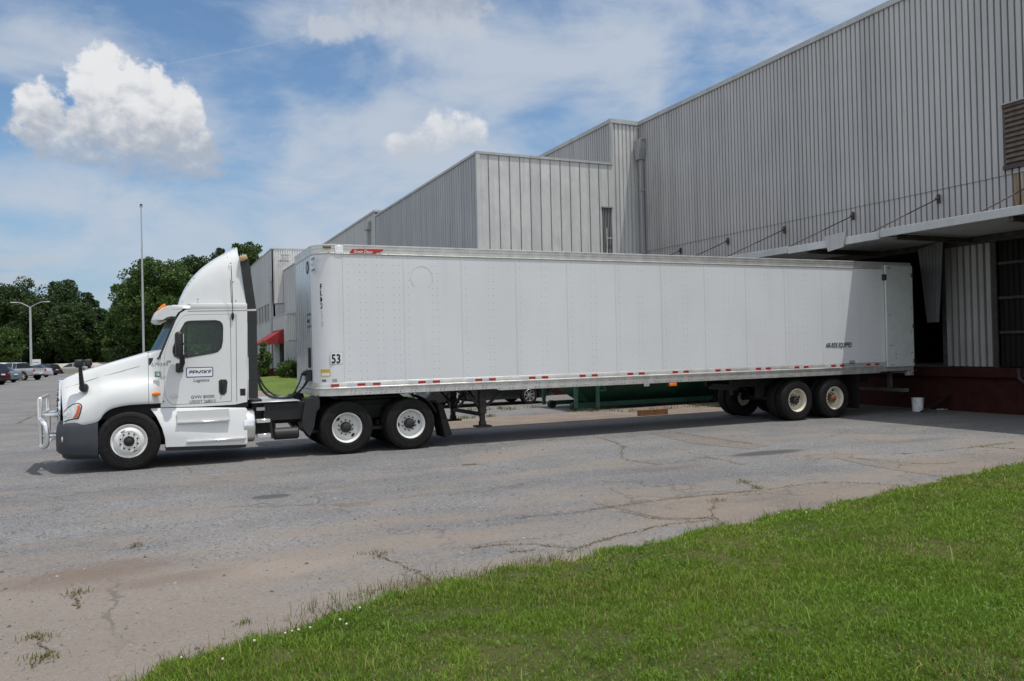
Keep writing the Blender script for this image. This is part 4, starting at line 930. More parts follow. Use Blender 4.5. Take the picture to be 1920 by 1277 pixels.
# --- cowl: blends from the hood's last section into the flat cab side
cw = MB()
for sgn in (-1, 1):
    s0 = hood_section(HR[-1], sgn); n = len(s0); rows = []
    tgt = []
    for p in s0:
        w = abs(p[1]-YC); z = p[2]; tgt.append((w, z))
    for i in range(9):
        u = i/8; u2 = u*u*(3-2*u); x = -.048+.25*u; row = []
        for (w, z) in tgt:
            wt = hw(z) if w > .86 else w*(hw(2.)/ .9)
            zz = z+(.06*u if w < .9 else 0.)
            if w > .86: wt = min(wt, hw(z))
            row.append((x, YC+sgn*(w+(wt-w)*u2), zz))
        rows.append(row)
    cw.grid(rows)
cab = MB()
# side shells with door openings
DOOR = [(307.5, 682), (309, 660), (317.5, 636), (329.5, 612), (338, 598), (345, 592), (354, 590), (432, 588.5), (433.5, 670), (434.5, 752.5), (380, 756), (330, 758.8), (322, 758.5), (314, 751), (309.5, 741), (307.5, 722)]
WINP = [(346.5, 605), (351, 602.6), (358, 601.6), (404, 600.6), (412, 602.5), (416.5, 607), (418, 614), (417.5, 640), (415, 652), (408, 659.5), (398, 662.5), (344, 671.5), (336, 671.5), (327, 667.5), (324, 660), (324.5, 651), (333, 629)]
SH = [(301.5, 764), (301.5, 668), (306, 656), (315, 634), (329.5, 601), (338, 587), (349, 580.5), (463.5, 578.5), (463.5, 753.5), (440, 758.5), (380, 762)]
def cabmap(sgn, off): return lambda x, z: (x, YC+sgn*(hw(z)+off), z)
d3 = [side(*p) for p in DOOR]; w3 = [side(*p) for p in WINP]; s3 = [side(*p) for p in SH]
for sgn in (-1, 1): cab.prism(s3, cabmap(sgn, 0), cabmap(sgn, -.04), [d3])
X0, X1 = s3[4][0], s3[7][0]; zr = s3[7][1]
rows = []                                                      # roof skin
for i in range(13):
    u = i/12; x = X0-.05+(X1-X0+.05)*u; row = []
    for k in range(-10, 11):
        v = k/10; w = hw(zr)*v; z = zr+.075*(1-abs(v)**6)+.03*(1-v*v)
        row.append((x, YC+w, z))
    rows.append(row)
cab.grid(rows)
cab.box((X1-.03, YC-hw(1.2)+.02, 1.15), (X1-.001, YC+hw(1.2)-.02, 1.95)); cab.box((X1-.03, YC-hw(2.9)+.02, 2.6), (X1-.001, YC+hw(2.9)-.02, zr+.02))
for sgn in (-1, 1): cab.box((X1-.03, YC+sgn*.8-.2, 1.95), (X1-.001, YC+sgn*.8+.2, 2.6))
cabo = cab.build('cab_shell', 'truck_white', TR, smooth=35, merge=False)
cw.build('cowl', 'truck_white', TR, smooth=50)
cl = MB(); cl.box((.16, YC-.9, 1.1), (X1-.1, YC+.9, 1.3)); cl.box((.05, YC-.88, 1.3), (.42, YC+.88, 1.88), .05)
cl.box((-.04, YC-.95, 1.2), (.1, YC+.95, 1.98)); cl.box((X1-.07, YC-1.0, 1.2), (X1-.04, YC+1.0, 2.75))
for sgn in (-1, 1):
    cl.box((.8, YC+sgn*.55-.26, 1.3), (1.28, YC+sgn*.55+.26, 1.72), .06); cl.box((1.12, YC+sgn*.55-.25, 1.7), (1.3, YC+sgn*.55+.25, 2.32), .06); cl.box((1.16, YC+sgn*.55-.13, 2.3), (1.27, YC+sgn*.55+.13, 2.5), .04)
cl.build('cab_interior', 'interior', cabo)
lin = MB()
for sgn in (-1, 1): lin.prism([(x, z) for x, z in s3], cabmap(sgn, -.05), cabmap(sgn, -.07), [w3])
lin.grid([[(x_, YC+v*.93, zr-.01) for v in (-1, 0, 1)] for x_ in (X0+.05, X1-.05)]); lin.build('cab_lining', 'interior', cabo, smooth=0, merge=False)
st_ = MB(); ring = [(.62+.08*math.sin(a)*.4, YC-.55+.22*math.cos(a), 1.88+.2*math.sin(a)) for a in np.linspace(0, 2*math.pi, 25)]; st_.tube(ring, .018, 8, False); st_.tube([(.62, YC-.55, 1.88), (.4, YC-.55, 1.7)], .03, 8); st_.build('steering_wheel', 'interior', cabo)
# doors
for sgn in (-1, 1):
    cx = sum(p[0] for p in d3)/len(d3); cz = sum(p[1] for p in d3)/len(d3)
    din = [(cx+(x-cx)*.990, cz+(z-cz)*.9935) for x, z in d3]
    dm = MB(); dm.prism(din, cabmap(sgn, .004), cabmap(sgn, -.05), [w3]); do = dm.build('door', 'truck_white', TR, smooth=30, merge=False)
    wx = sum(p[0] for p in w3)/len(w3); wz = sum(p[1] for p in w3)/len(w3)
    inn = [(wx+(x-wx)*.955, wz+(z-wz)*.93) for x, z in w3]
    sm = MB(); sm.prism([(wx+(x-wx)*1.012, wz+(z-wz)*1.015) for x, z in w3], cabmap(sgn, .010), cabmap(sgn, -.045), [inn]); sm.build('window_seal', 'black', do, smooth=0, merge=False)
    gm = MB(); gm.prism([(wx+(x-wx)*.97, wz+(z-wz)*.96) for x, z in w3], cabmap(sgn, -.018), cabmap(sgn, -.022)); gm.build('window', 'cab_glass', do, smooth=0)
    va = side(349, 604); vb_ = side(349, 671); dv = MB(); dv.beam((va[0], YC+sgn*(hw(va[1])-.012), va[1]), (vb_[0], YC+sgn*(hw(vb_[1])-.012), vb_[1]), .025, .02, (1, 0, 0)); dv.build('window_divider', 'black', do, smooth=0)
    hx = [side(410, 714), side(414, 711.5), side(424, 711.5), side(426.5, 716), side(425, 735), side(421, 740), side(414, 740.5), side(410.5, 735)]
    hm_ = MB(); hm_.prism(hx, cabmap(sgn, .012), cabmap(sgn, -.0)); a_ = side(417.5, 715); b__ = side(416.5, 735); hm_.tube([(a_[0], YC+sgn*(hw(a_[1])+.01), a_[1]), (a_[0], YC+sgn*(hw(a_[1])+.035), a_[1]-.03), (b__[0], YC+sgn*(hw(b__[1])+.035), b__[1]+.03), (b__[0], YC+sgn*(hw(b__[1])+.01), b__[1])], .016, 8)
    hm_.build('door_handle', 'black', do)
    if sgn < 0: near_door = do
# windshield with seal
ws = MB(); rows = []; zb, zt_ = side(297, 670)[1]-.02, side(329, 600)[1]+.05; xb, xt = side(299, 670)[0], side(331, 600)[0]
for i in range(9):
    u = i/8; z = zb+(zt_-zb)*u; row = []
    for k in range(-12, 13):
        v = k/12; row.append((xb+(xt-xb)*u-(.24-.10*u)*(1-v*v), YC+v*(hw(z)-.02), z+.0))
    rows.append(row)
ws.grid(rows); wso = ws.build('windshield', 'shield_glass', TR, merge=False)
wm = MB(); wm.tube([(p[0]-.004, p[1], p[2]) for p in rows[0]]+[(r_[-1][0]-.004, r_[-1][1], r_[-1][2]) for r_ in rows[1:]]+[(p[0], p[1], p[2]) for p in reversed(rows[-1])]+[(r_[0][0]-.004, r_[0][1], r_[0][2]) for r_ in reversed(rows[1:-1])]+[rows[0][0]], .026, 8, False); wm.build('windshield_seal', 'black', wso)
bd = MB(); bd.grid([[(p[0]-.004, p[1], p[2]) for p in r_] for r_ in rows[-3:]]); bd.build('sunband', 'black', wso)
for y in (-.5, .35):
    wp = MB(); wp.beam((rows[0][6][0]-.02, YC+y-.2, zb+.03), (rows[0][12][0]+.0, YC+y+.3, zb+.1), .02, .025)
    if y < 0: wp.tube([(rows[0][1][0]-.03, YC-.93, zb-.05), (rows[1][2][0]-.03, YC-.75, zb+.1)], .012, 6)
    wp.build('wiper', 'black', wso)
# visor
vp_ = [(286.5, 600), (288, 594), (291, 588.5), (297, 581), (305, 575.8), (314, 573), (324, 572.2), (345, 573.5), (345, 580), (336, 586), (330, 595), (322, 594), (312, 596.5), (303, 602.3), (292, 602.5)]
v3 = [fside(px, py, YC-.93) for px, py in vp_]
mb = MB(); rows = []; NN = 17
for k in range(NN):
    v = -1+2*k/(NN-1); e = abs(v)**5; fw = .035*(1-v*v)
    cxv = sum(p[0] for p in v3)/len(v3)+.06; czv = sum(p[1] for p in v3)/len(v3)
    rows.append([(x-fw*(1 if x < .25 else .3), YC+v*(.985), z) if k not in (0, NN-1) else (cxv+(x-cxv)*.86, YC+v*.995, czv+(z-czv)*.84) for x, z in v3])
mb.grid(rows, close=True); mb.f.append(tuple(range(len(v3)))); mb.f.append(tuple(len(mb.v)-len(v3)+i for i in range(len(v3))))
vis = mb.build('sun_visor', 'truck_white', TR, smooth=50)
for k, y in enumerate((-.90, -.62, 0, .62, .90)):
    lm = MB(); a = fside(290 if k else 303, 584 if k else 579, YC+y); lm.box((-.085, -.05, -.03), (.085, .05, .035), .028, 2)
    if k == 0: ax_ = (fside(303.5, 577.5, YC-.9)); o_ = (ax_[0]+.0, YC-.88, ax_[1]+.005)
    else:
        fwx = .035*(1-(y/.985)**2); q = fside(294, 583, YC-.93); o_ = (q[0]-fwx+.045, YC+y, q[1]-.01)
    rt = Matrix.Rotation(R(-42), 3, 'Y'); lm.v = [tuple(Vector(o_)+rt @ Vector(v)) for v in lm.v]; lm.build('clearance_lamp', 'amber', vis)
# roof fairing
FP = [(334, 573), (338, 558), (348, 537), (359.5, 520), (373.6, 505), (387.7, 493.6), (404.6, 482), (423.6, 471.7), (432.8, 466.8), (444, 461.3)]
f3 = [fside(px, py, YC-.55) for px, py in FP]; zbase = zr+.02
prof = catmull([(x, 0, z) for x, z in f3], 5); rows = []; xf0, xf1 = prof[0].x, prof[-1].x
for p in prof:
    u = (p.x-xf0)/(xf1-xf0); w = .50+.49*min(1, (u*1.25)**.55 if u > 0 else 0); w = min(.985, w); H = max(.004, p.z-zbase); row = []
    for k in range(-16, 17):
        th = math.pi/2*k/16; s_, c_ = math.sin(th), math.cos(th)
        row.append((p.x+.07*(1-c_**.4)*(0), YC+w*math.copysign(abs(s_)**.42, s_)*(1-.16*(abs(c_)**.42)*min(1, H/1.1)), zbase+H*abs(c_)**.42 if abs(k) < 16 else zbase))
    rows.append(row)
fm = MB(); fm.grid(rows)
# trailing part leaning back to the extender line
re = [fside(445.5, 461, YC-.9), fside(449.7, 485, YC-.9), fside(455, 524.6, YC-.95), fside(461, 567, YC-.98), fside(463, 579, YC-.98)]
last = rows[-1]; zz = [p[1] for p in re][::-1]; xx = [p[0] for p in re][::-1]
row2 = [(float(np.interp(p[2], zz, xx)), p[1], p[2]) for p in last]; row2 = [(x, YC+(y-YC)*1.01, z-.0) for x, y, z in row2]
fm.grid([last, row2]); fm.grid([[(x-.03, y*.0+YC+(y-YC)*.97, z) for x, y, z in row2], [(x-.04, YC, z) for x, y, z in row2]])
fair = fm.build('roof_fairing', 'truck_white', TR, smooth=60)
a0, a1 = fside(357, 573, YC-1), fside(463, 579, YC-1)
for sgn in (-1, 1): sk = MB(); sk.box((a0[0], YC+sgn*.97-.03, zr-.02), (a1[0]+.01, YC+sgn*.97+.03, zr+.10), .02, 2); sk.build('fairing_skirt', 'truck_white', fair)
# visible joint lines and bolts
jl = MB(); jj = [(423.6, 472), (426, 482), (429, 500), (432, 530), (433.5, 555), (434.5, 569)]
from mathutils.bvhtree import BVHTree
fbv = BVHTree.FromPolygons([Vector(v) for v in fm.v], fm.f)
def cast(bv, px, py, off):
    h = bv.ray_cast(CP, ray(px, py).normalized());
    if h[0] is None: return None
    n = h[1] if h[1].dot(ray(px, py)) < 0 else -h[1]; return h[0]+n*off
pts = [q for q in (cast(fbv, px, py, .001) for px, py in jj) if q]
if len(pts) > 1: jl.tube(pts, .006, 5)
q2 = [q for q in (cast(fbv, px, py, .001) for px, py in ((352, 571.8), (380, 571), (410, 570.2), (438, 569.5))) if q]
if len(q2) > 1: jl.tube(q2, .007, 5)
jl.build('panel_joint', 'decal_dark', fair)
bl = MB()
for px, py in ((432.5, 493.5), (437, 528.5), (442, 564), (371, 561), (371, 568), (342, 565), (364, 522), (358, 528), (353.5, 534.5)):
    q = cast(fbv, px, py, .003)
    if q: bl.lathe([(.014, .004), (.012, -.006), (.0001, -.008)], q, 'Y', 8, 1)
bo_ = bl.build('bolts', 'decal_grey', fair); bo_['kind'] = 'stuff'
# cab extenders
for sgn in (-1, 1):
    for P_, nm in (([(450.5, 486), (466.5, 485.5), (480.5, 579.5), (464, 580.5)], 'u'), ([(464.5, 583.5), (481, 583), (484, 746), (466.5, 746.5)], 'l')):
        e3 = [side(*p) for p in P_]; m_ = MB(); m_.prism(e3, cabmap(sgn, -.005), cabmap(sgn, -.035)); m_.build('cab_extender', 'black', TR, smooth=0)
    r0 = [side(462, 580.2), side(480.5, 579.2), side(481, 582.8), side(463, 583.2)]; m_ = MB(); m_.prism(r0, cabmap(sgn, .0), cabmap(sgn, -.03)); m_.build('extender_strip', 'alu', TR, smooth=0)
q = onY(456, 484, YC-.9); mb = MB(); mb.box((q.x-.07, q.y-.09, q.z-.055), (q.x+.07, q.y+.09, q.z+.05), .03, 2, Matrix.Rotation(R(-25), 3, 'Y')); mb.build('roof_lamp', 'tan', fair)
# side joint lines on cab rear panel
jm = MB()
for (pa, pb) in (((442.5, 589), (444, 753)), ((352, 583.2), (440, 582)), ((440, 582), (463, 581.8))):
    a, b = side(*pa), side(*pb); jm.tube([(a[0], yd(a[1])-.001, a[1]), (b[0], yd(b[1])-.001, b[1])], .0045, 5)
jm.build('panel_joint', 'decal_dark', cabo)
# antenna
a, b = side(432, 499), side(436, 592); am = MB(); am.tube([(a[0], yd(b[1])-.10, a[1]), (side(434.5, 550)[0], yd(b[1])-.09, side(434.5, 550)[1]), (b[0], yd(b[1])-.05, b[1])], .007, 6); am.lathe([(.02, .06), (.028, .03), (.03, 0), (.02, -.05), (.002, -.085)], (b[0], yd(b[1])-.03, b[1]-.01), 'Z', 12); am.build('antenna', 'black', TR)
# door mirrors
def mirror(sgn):
    a, b, c_, d_ = side(330, 623), side(345, 622), side(346, 669), side(327, 668); yo = hw(2.4)+.30
    m_ = MB(); x0, x1 = a[0]-.0, b[0]; z0, z1 = c_[1], a[1]
    m_.box((x0-.03, YC+sgn*yo-.15, z0), (x1-.03, YC+sgn*yo+.15, z1), .05, 3); p = side(337, 700); k = side(334, 687)
    m_.tube([(x0+.08, YC+sgn*yo, z0+.05), (x0+.09, YC+sgn*(yo-.03), z0-.10), (p[0]-.01, YC+sgn*(hw(p[1])+.05), p[1]+.05)], [.05, .048, .05], 10)
    q1, q2_ = side(329, 681), side(344, 698); m_.box((q1[0], YC+sgn*(hw(q1[1])+.028)-.035, q2_[1]), (q2_[0], YC+sgn*(hw(q1[1])+.028)+.035, q1[1]), .025, 2)
    o_ = m_.build('side_mirror', 'black', TR); g = MB(); g.box((x1-.031, YC+sgn*yo-.125, z0+.25), (x1-.024, YC+sgn*yo+.125, z1-.04)); g.box((x1-.031, YC+sgn*yo-.125, z0+.04), (x1-.024, YC+sgn*yo+.125, z0+.21)); g.build('mirror_glass', 'chrome', o_, smooth=0)
mirror(-1); mirror(1)
# hood mirrors
for sgn in (-1, 1):
    p0 = onY(156, 730, YC-1.02); p1 = onY(151, 697, YC-1.08); p2 = onY(150.5, 683, YC-1.10); hmr = MB()
    f = lambda p: (p.x, p.y if sgn < 0 else 2*YC-p.y, p.z)
    hmr.tube([f(p0), f(onY(153.5, 722, YC-1.05)), f(p1), f(p2)], [.045, .042, .032, .03], 10); hmr.box(tuple(Vector(f(p2))+Vector((-.085, -.095, -.06))), tuple(Vector(f(p2))+Vector((.045, .095, .085))), .035, 3)
    q = f(onY(157, 727, YC-1.0)); hmr.lathe([(.075, .10), (.075, -.02), (.06, -.04), (.0001, -.045)], q, 'Y', 18, -sgn)
    ho_ = hmr.build('hood_mirror', 'black', TR); g = MB(); p_ = f(p2); g.box((p_[0]+.046, p_[1]-.078, p_[2]-.045), (p_[0]+.051, p_[1]+.078, p_[2]+.07), .002); g.build('mirror_glass', 'chrome', ho_, smooth=0)
# step and tank fairing
FS = [(282, 767), (300, 766), (326, 765.5), (400, 764.5), (461.5, 765), (464, 768), (464, 830), (460, 833.5), (310.5, 838.5), (309.5, 822), (304, 803), (293, 781)]
for sgn in (-1, 1):
    q3 = [fside(px, py, YO) for px, py in FS]; m_ = MB(); rows = []
    cxs = sum(p[0] for p in q3)/len(q3); czs = sum(p[1] for p in q3)/len(q3)
    def bul(x, z):  # upper part slopes in to the cab, lower part stands out
        zt2 = q3[3][1]; zl = zt2-.17; return 1.215 if z < zl else 1.215-.10*((z-zl)/(zt2-zl))
    m_.prism(q3, lambda x, z: (x, YC+sgn*bul(x, z), z), lambda x, z: (x, YC+sgn*(bul(x, z)-.5), z)); fo = m_.build('step_fairing', 'truck_white', TR, smooth=25, mods=[('BEVEL', dict(width=.018, segments=3, limit_method='ANGLE'))])
    s1, s2 = fside(331, 771, YO), fside(430, 786, YO); s_ = MB(); ry = YC+sgn*(1.19)
    s_.box((s1[0], min(ry, ry+sgn*.012), s2[1]), (s2[0], max(ry, ry+sgn*.012), s1[1]), .004); s_.build('step_recess', 'truck_white', fo)
    t1, t2 = fside(331, 783, YO), fside(431, 788, YO); s_ = MB(); s_.box((t1[0], YC+sgn*1.22-.03, t2[1]-.01), (t2[0], YC+sgn*1.22+.03, t2[1]+.02), .006); t1, t2 = fside(350, 829, YO), fside(461, 826, YO); s_.box((t1[0], YC+sgn*1.23-.03, t1[1]-.012), (t2[0], YC+sgn*1.23+.03, t1[1]+.022), .006); s_.build('step_tread', 'alu_bright', fo)
    lw_ = [fside(309.5, 839.5, YO), fside(462, 833.5, YO), fside(461, 838.5, YO), fside(440, 841, YO), fside(311, 845.5, YO)]; s_ = MB(); s_.prism(lw_, lambda x, z: (x, YC+sgn*1.20, z), lambda x, z: (x, YC+sgn*.75, z)); s_.build('lower_skirt', 'black', fo, smooth=0)
    g1 = fside(470, 768, YO); g2 = fside(470, 831, YO); zc = (g1[1]+g2[1])/2; rr = (g1[1]-g2[1])/2
    tk = MB(); x0t, x1t = fside(462, 800, YO)[0]-.04, fside(479.5, 800, YO)[0]; tk.lathe([(rr, 0), (rr, x1t-x0t-.03), (rr-.012, x1t-x0t-.008), (rr-.04, x1t-x0t), (rr*.5, x1t-x0t+.01), (.001, x1t-x0t+.012)], (x0t, YC+sgn*(1.2-rr), zc), 'X', 40); tk.build('fuel_tank', 'alu_bright', TR)
# under-cab gap, chassis
ch = MB()
for sgn in (-1, 1): ch.box((-1.35, YC+sgn*.43-.045, .62), (5.6, YC+sgn*.43+.045, .92), .01)
ch.box((-1.3, YC-.95, .9), (X1-.05, YC+.95, 1.14)); ch.box((-.9, YC-1.1, 1.13), (.12, YC+1.1, 1.2)); ch.box((-1.2, YC-.5, .35), (1.5, YC+.5, .65)); ch.box((.14, YC-1.0, .5), (.2, YC+1.0, 1.1)); ch.box((.2, YC-1.04, 1.02), (X1-.02, YC+1.04, 1.17))
for x in (-.38, 3.49, 4.79): ch.tube([(x, YC-1.15, .52), (x, YC+1.15, .52)], .09, 12)
for x in (3.49, 4.79): ch.lathe([(.05, -.3), (.24, -.14), (.26, 0), (.24, .14), (.05, .3)], (x, YC, .54), 'Y', 16)
for x in (2.9, 3.49, 4.14, 4.79): ch.box((x-.15, YC-.95, .42), (x+.15, YC+.95, .5), .02)
for x, y in ((3.2, .8), (4.5, .8), (5.1, .8)):
    for sgn in (-1, 1): ch.tube([(x, YC+sgn*.55, .5), (x, YC+sgn*.55, .85)], .13, 12)
ch.build('chassis', 'frame_black', TR)
a = fside(474, 762, YC-1.05); b = fside(571, 758, YC-1.05)
bx = MB(); p0, p1 = fside(483, 765, YC-.9), fside(570, 805, YC-.9); bx.box((p0[0]+.1, YC-.98, .72), (p1[0]+.02, YC+.98, 1.06), .01); bx.box((p0[0]-.1, YC-.75, .45), (p0[0]+.35, YC+.75, 1.06), .01); bx.box((X1, YC-.9, 1.06), (X1+.25, YC+.9, 1.14), .01); bx.build('equipment_box', 'frame_black', TR)
dk = MB(); dk.box((X1+.05, YC-1.02, 1.075), (2.62, YC+.95, 1.095), .006); dk.build('deck_plate', 'alu', TR)
tk = MB(); q = fside(513, 803, YC-1.0); q2 = fside(560, 822, YC-1.0); rr = .115; tk.lathe([(.001, 0), (rr-.02, 0), (rr, .02), (rr, q2[0]-q[0]-.02), (rr-.02, q2[0]-q[0]), (.001, q2[0]-q[0])], (q[0], YC-.98, (q[1]+q2[1])/2), 'X', 24); tk.build('air_tank', 'hub_black', TR)
for (pa, pb) in (((481, 787), (507, 791)), ((483, 814.5), (508.5, 819))):
    a, b = fside(pa[0], pa[1], YC-1.12), fside(pb[0], pb[1], YC-1.12); s_ = MB(); s_.box((a[0], YC-1.14, b[1]-.01), (b[0], YC-.9, a[1]+.005), .008); s_.build('side_step', 'alu_bright', TR)
a, b = fside(504, 766, YC-1.1), fside(511, 822, YC-1.1); s_ = MB(); s_.beam((a[0], YC-1.1, a[1]), (b[0], YC-1.1, b[1]), .03, .04); s_.build('step_hanger', 'frame_black', TR, smooth=0)
a, b = fside(481, 764, YC-1.01), fside(497, 769.5, YC-1.01); s_ = MB(); s_.box((a[0], YC-.995, b[1]), (b[0], YC-.985, a[1])); s_.build('warning_plate', 'decal_grey', TR, smooth=0)
# quarter fenders over the drive axles
QF = [(571, 757), (574, 748), (590, 745), (596, 741), (599, 752), (598, 764), (592, 772), (588, 800), (580, 818), (570, 806), (566, 795), (566, 780)]
for sgn in (-1, 1):
    q3 = [fside(px, py, YC-1.1) for px, py in QF]; m_ = MB(); m_.prism(q3, lambda x, z: (x, YC+sgn*1.16, z), lambda x, z: (x, YC+sgn*.62, z)); m_.build('quarter_fender', 'black', TR, smooth=0)
    m_ = MB(); r_ = .60; rows = []
    for an in np.linspace(math.radians(20), math.radians(75), 12): rows.append([(4.79+r_*math.cos(an), YC+sgn*1.2, .52+r_*math.sin(an)), (4.79+r_*math.cos(an), YC+sgn*.6, .52+r_*math.sin(an))])
    m_.grid(rows); m_.build('drive_fender', 'black', TR, mods=[('SOLIDIFY', dict(thickness=.015))])
    a, b, c_, d_ = fside(818, 755, YC-1.1), fside(828, 757, YC-1.1), fside(846, 815, YC-1.1), fside(833, 820, YC-1.1)
    m_ = MB(); m_.prism([a, b, c_, (d_[0], d_[1])], lambda x, z: (x, YC+sgn*1.17, z), lambda x, z: (x, YC+sgn*.6, z)); m_.build('mud_flap', 'rubber', TR, smooth=0)
fw = MB(); fw.box((3.5, YC-.5, 1.0), (4.8, YC+.5, 1.1), .03); fw.box((3.6, YC-.45, .9), (4.6, YC+.45, 1.02)); fw.build('fifth_wheel', 'frame_black', TR)
qa, qb = fside(553, 748, YC-.3), fside(563, 757, YC-.3); mb = MB(); mb.beam((qa[0]-.02, YC-.25, qa[1]+.12), (qb[0]+.04, YC-.25, qb[1]-.05), .12, .04, (0, 1, 0)); mb.build('hose_bracket', 'frame_black', TR, smooth=0)
# wheels
wheel(TR, -.38, YC-1.225, style='front', rot=R(118)); wheel(TR, -.38, YC+1.225, style='front', side=1)
for i, x in enumerate((3.49, 4.79)):
    for sgn in (-1, 1):
        wheel(TR, x, YC+sgn*1.225, style='dish', side=sgn, rot=R((-48, 5)[i]))
        wheel(TR, x, YC+sgn*.89, style='dish', side=sgn)
# decals
def dec(nm, px, py, body, sizepx, mat, bold=0., shear=0., wide=1., par=None, lab=None):
    a = side(px, py); s_ = sizepx/106.; return text(nm, body, a[0], yd(a[1])-.006, a[1], s_, mat, par or near_door, bold=bold, shear=shear, wide=wide, label=lab)
def rrect(x0, x1, z0, z1, r, n=5):
    o = []
    for cx_, cz_, a0_ in ((x1-r, z1-r, 0), (x0+r, z1-r, 90), (x0+r, z0+r, 180), (x1-r, z0+r, 270)):
        for k in range(n+1): a_ = R(a0_+90*k/n); o.append((cx_+r*math.cos(a_), cz_+r*math.sin(a_)))
    return o
a, b = side(348.5, 689), side(400, 706.5); m_ = MB(); m_.prism(rrect(a[0], b[0], b[1]-.0, a[1], .03), cabmap(-1, .0065), cabmap(-1, .004)); lg = m_.build('logo_panel', 'decal_blue', near_door, smooth=0)
m_ = MB(); m_.prism(rrect(a[0]+.016, b[0]-.016, b[1]+.016, a[1]-.016, .02), cabmap(-1, .008), cabmap(-1, .006)); m_.build('logo_field', 'decal_white', lg, smooth=0)
dec('logo_text', 353.5, 702, 'PENSKE', 10.6, 'decal_black', .0028, .2, 1.13); dec('logo_text', 362, 716, 'Logistics', 8.4, 'decal_black', .0, .25, 1.02)
dec('door_text', 358, 747.5, 'GVW 80000', 8.8, 'decal_dark', .0, 0, .95); dec('door_text', 355, 756.2, 'USDOT 268015', 8.3, 'decal_dark', .0, 0, .88)
text('unit_number', '679399', side(283.5, 687.5)[0], YC-1.115, side(283.5, 687.5)[1], .095, 'decal_dark', cabo)
def dbox(nm, pa, pb, Y, mat, par, th=.004):
    a, b = fside(pa[0], pa[1], Y), fside(pb[0], pb[1], Y); m_ = MB(); m_.box((a[0], Y-th, b[1]), (b[0], Y, a[1])); return m_.build(nm, mat, par, smooth=0)
a = side(296, 701.5); mb = MB(); mb.box((a[0]-.055, YC-1.125, a[1]-.055), (a[0]+.055, YC-1.10, a[1]+.055), .004); gsq = mb.build('permit_sticker', 'decal_grey', cabo); mb = MB(); mb.box((a[0]-.04, YC-1.13, a[1]-.04), (a[0]+.04, YC-1.12, a[1]+.04)); mb.build('sticker_face', 'decal_green', gsq, smooth=0)
text('sticker_mark', 'G', a[0]-.025, YC-1.132, a[1]-.025, .07, 'decal_white', gsq, bold=.003)
a = side(293, 738.5); mb = MB(); mb.lathe([(.065, .03), (.062, -.012), (.045, -.028), (.0001, -.034)], (0, 0, 0), 'Y', 20); mb.v = [(x*1.15+a[0], y+YC-1.165, z*.62+a[1]) for x, y, z in mb.v]; mb.build('side_marker_lamp', 'amber', cabo)
a = side(326, 743.5); mb = MB(); mb.lathe([(.075, .01), (.072, -.004), (.0001, -.006)], (0, 0, 0), 'Y', 20); mb.v = [(x*1.1+a[0], y+yd(a[1])-.006, z*.62+a[1]) for x, y, z in mb.v]; mb.build('maker_badge', 'alu', near_door)
a, b = side(450, 729), side(460.5, 742); mb = MB(); mb.box((a[0], yd(a[1])-.006, b[1]), (b[0], yd(a[1])+.01, a[1])); mb.build('info_plate', 'decal_black', cabo, smooth=0)
a, b = side(312, 676), side(321, 683.5); mb = MB(); mb.box((a[0], yd(a[1])-.006, b[1]), (b[0], yd(a[1])+.01, a[1])); mb.build('small_sticker', 'decal_grey', near_door, smooth=0)
# air and electric lines to the trailer
for k, (mat, P_) in enumerate((('hose', [(484, 708, -.85), (494, 733, -.6), (515, 745, -.2), (545, 744, .2), (570, 725, .1), (584, 702, -.05)]), ('hose', [(484, 704, -.75), (500, 730, -.4), (530, 748, -.1), (560, 736, .1), (583, 700, .0)]), ('hose_green', [(484, 712, -.65), (490, 730, -.5), (510, 746, 0.), (545, 742, .25), (560, 720, .2), (568, 700, .1), (580, 697, .0)]))):
    pts = []
    for i, (px, py, dy) in enumerate(P_):
        Y = YC-.5+k*.12 if i < len(P_)-1 else YC-.75+k*.1; pts.append(onY(px, py, Y))
    m_ = MB(); m_.tube(catmull(pts, 8), .017, 8); m_.build('air_line', mat, TR)
# ================================================================== TRAILER
TL = thing('semi_trailer', 'long plain white box trailer backed up to the loading dock', 'trailer', (11, YC, 0))
XF, XR, ZT, ZB = 2.90, 19.16, 4.12, 1.16; RC = .38; YF = YC+1.295
ZS0, ZS1 = 1.40, 3.93                      # white skin between the rails
def tz(x): return 0.0
# body shell: near side, rounded nose corners, front, far side as one outline swept in z (skin), two rails below and above
def outline(off, x0=XF, x1=XR, n=10):
    o = [(x1, YT-off)]
    for k in range(n+1): a = R(270-90*k/n); o.append((x0+RC+(RC+off)*math.cos(a), YT+RC+(RC+off)*math.sin(a)))
    for k in range(n+1): a = R(180-90*k/n); o.append((x0+RC+(RC+off)*math.cos(a), YF-RC+(RC+off)*math.sin(a)))
    o.append((x1, YF+off)); return o
def skin(pts, z0, z1): return [[(x, y, z0) for x, y in pts], [(x, y, z1) for x, y in pts]]
nd = 3.43
mb = MB(); mb.grid([[(nd, YT, ZS0), (XR-.03, YT, ZS0)], [(nd, YT, ZS1), (XR-.03, YT, ZS1)]])
seams = [3.43+1.245*k for k in range(13)]
riv = MB()
def rivet(x, z, r=.0075, y=YT, h=.004):
    vs = [(x+r*math.cos(a), y-.0005, z+r*math.sin(a)) for a in np.linspace(0, 2*math.pi, 6, endpoint=False)]+[(x+r*.6*math.cos(a), y-h, z+r*.6*math.sin(a)) for a in np.linspace(0, 2*math.pi, 6, endpoint=False)]
    riv.add(vs, [(k, (k+1) % 6, 6+(k+1) % 6, 6+k) for k in range(6)]+[(6, 7, 8, 9, 10, 11)])
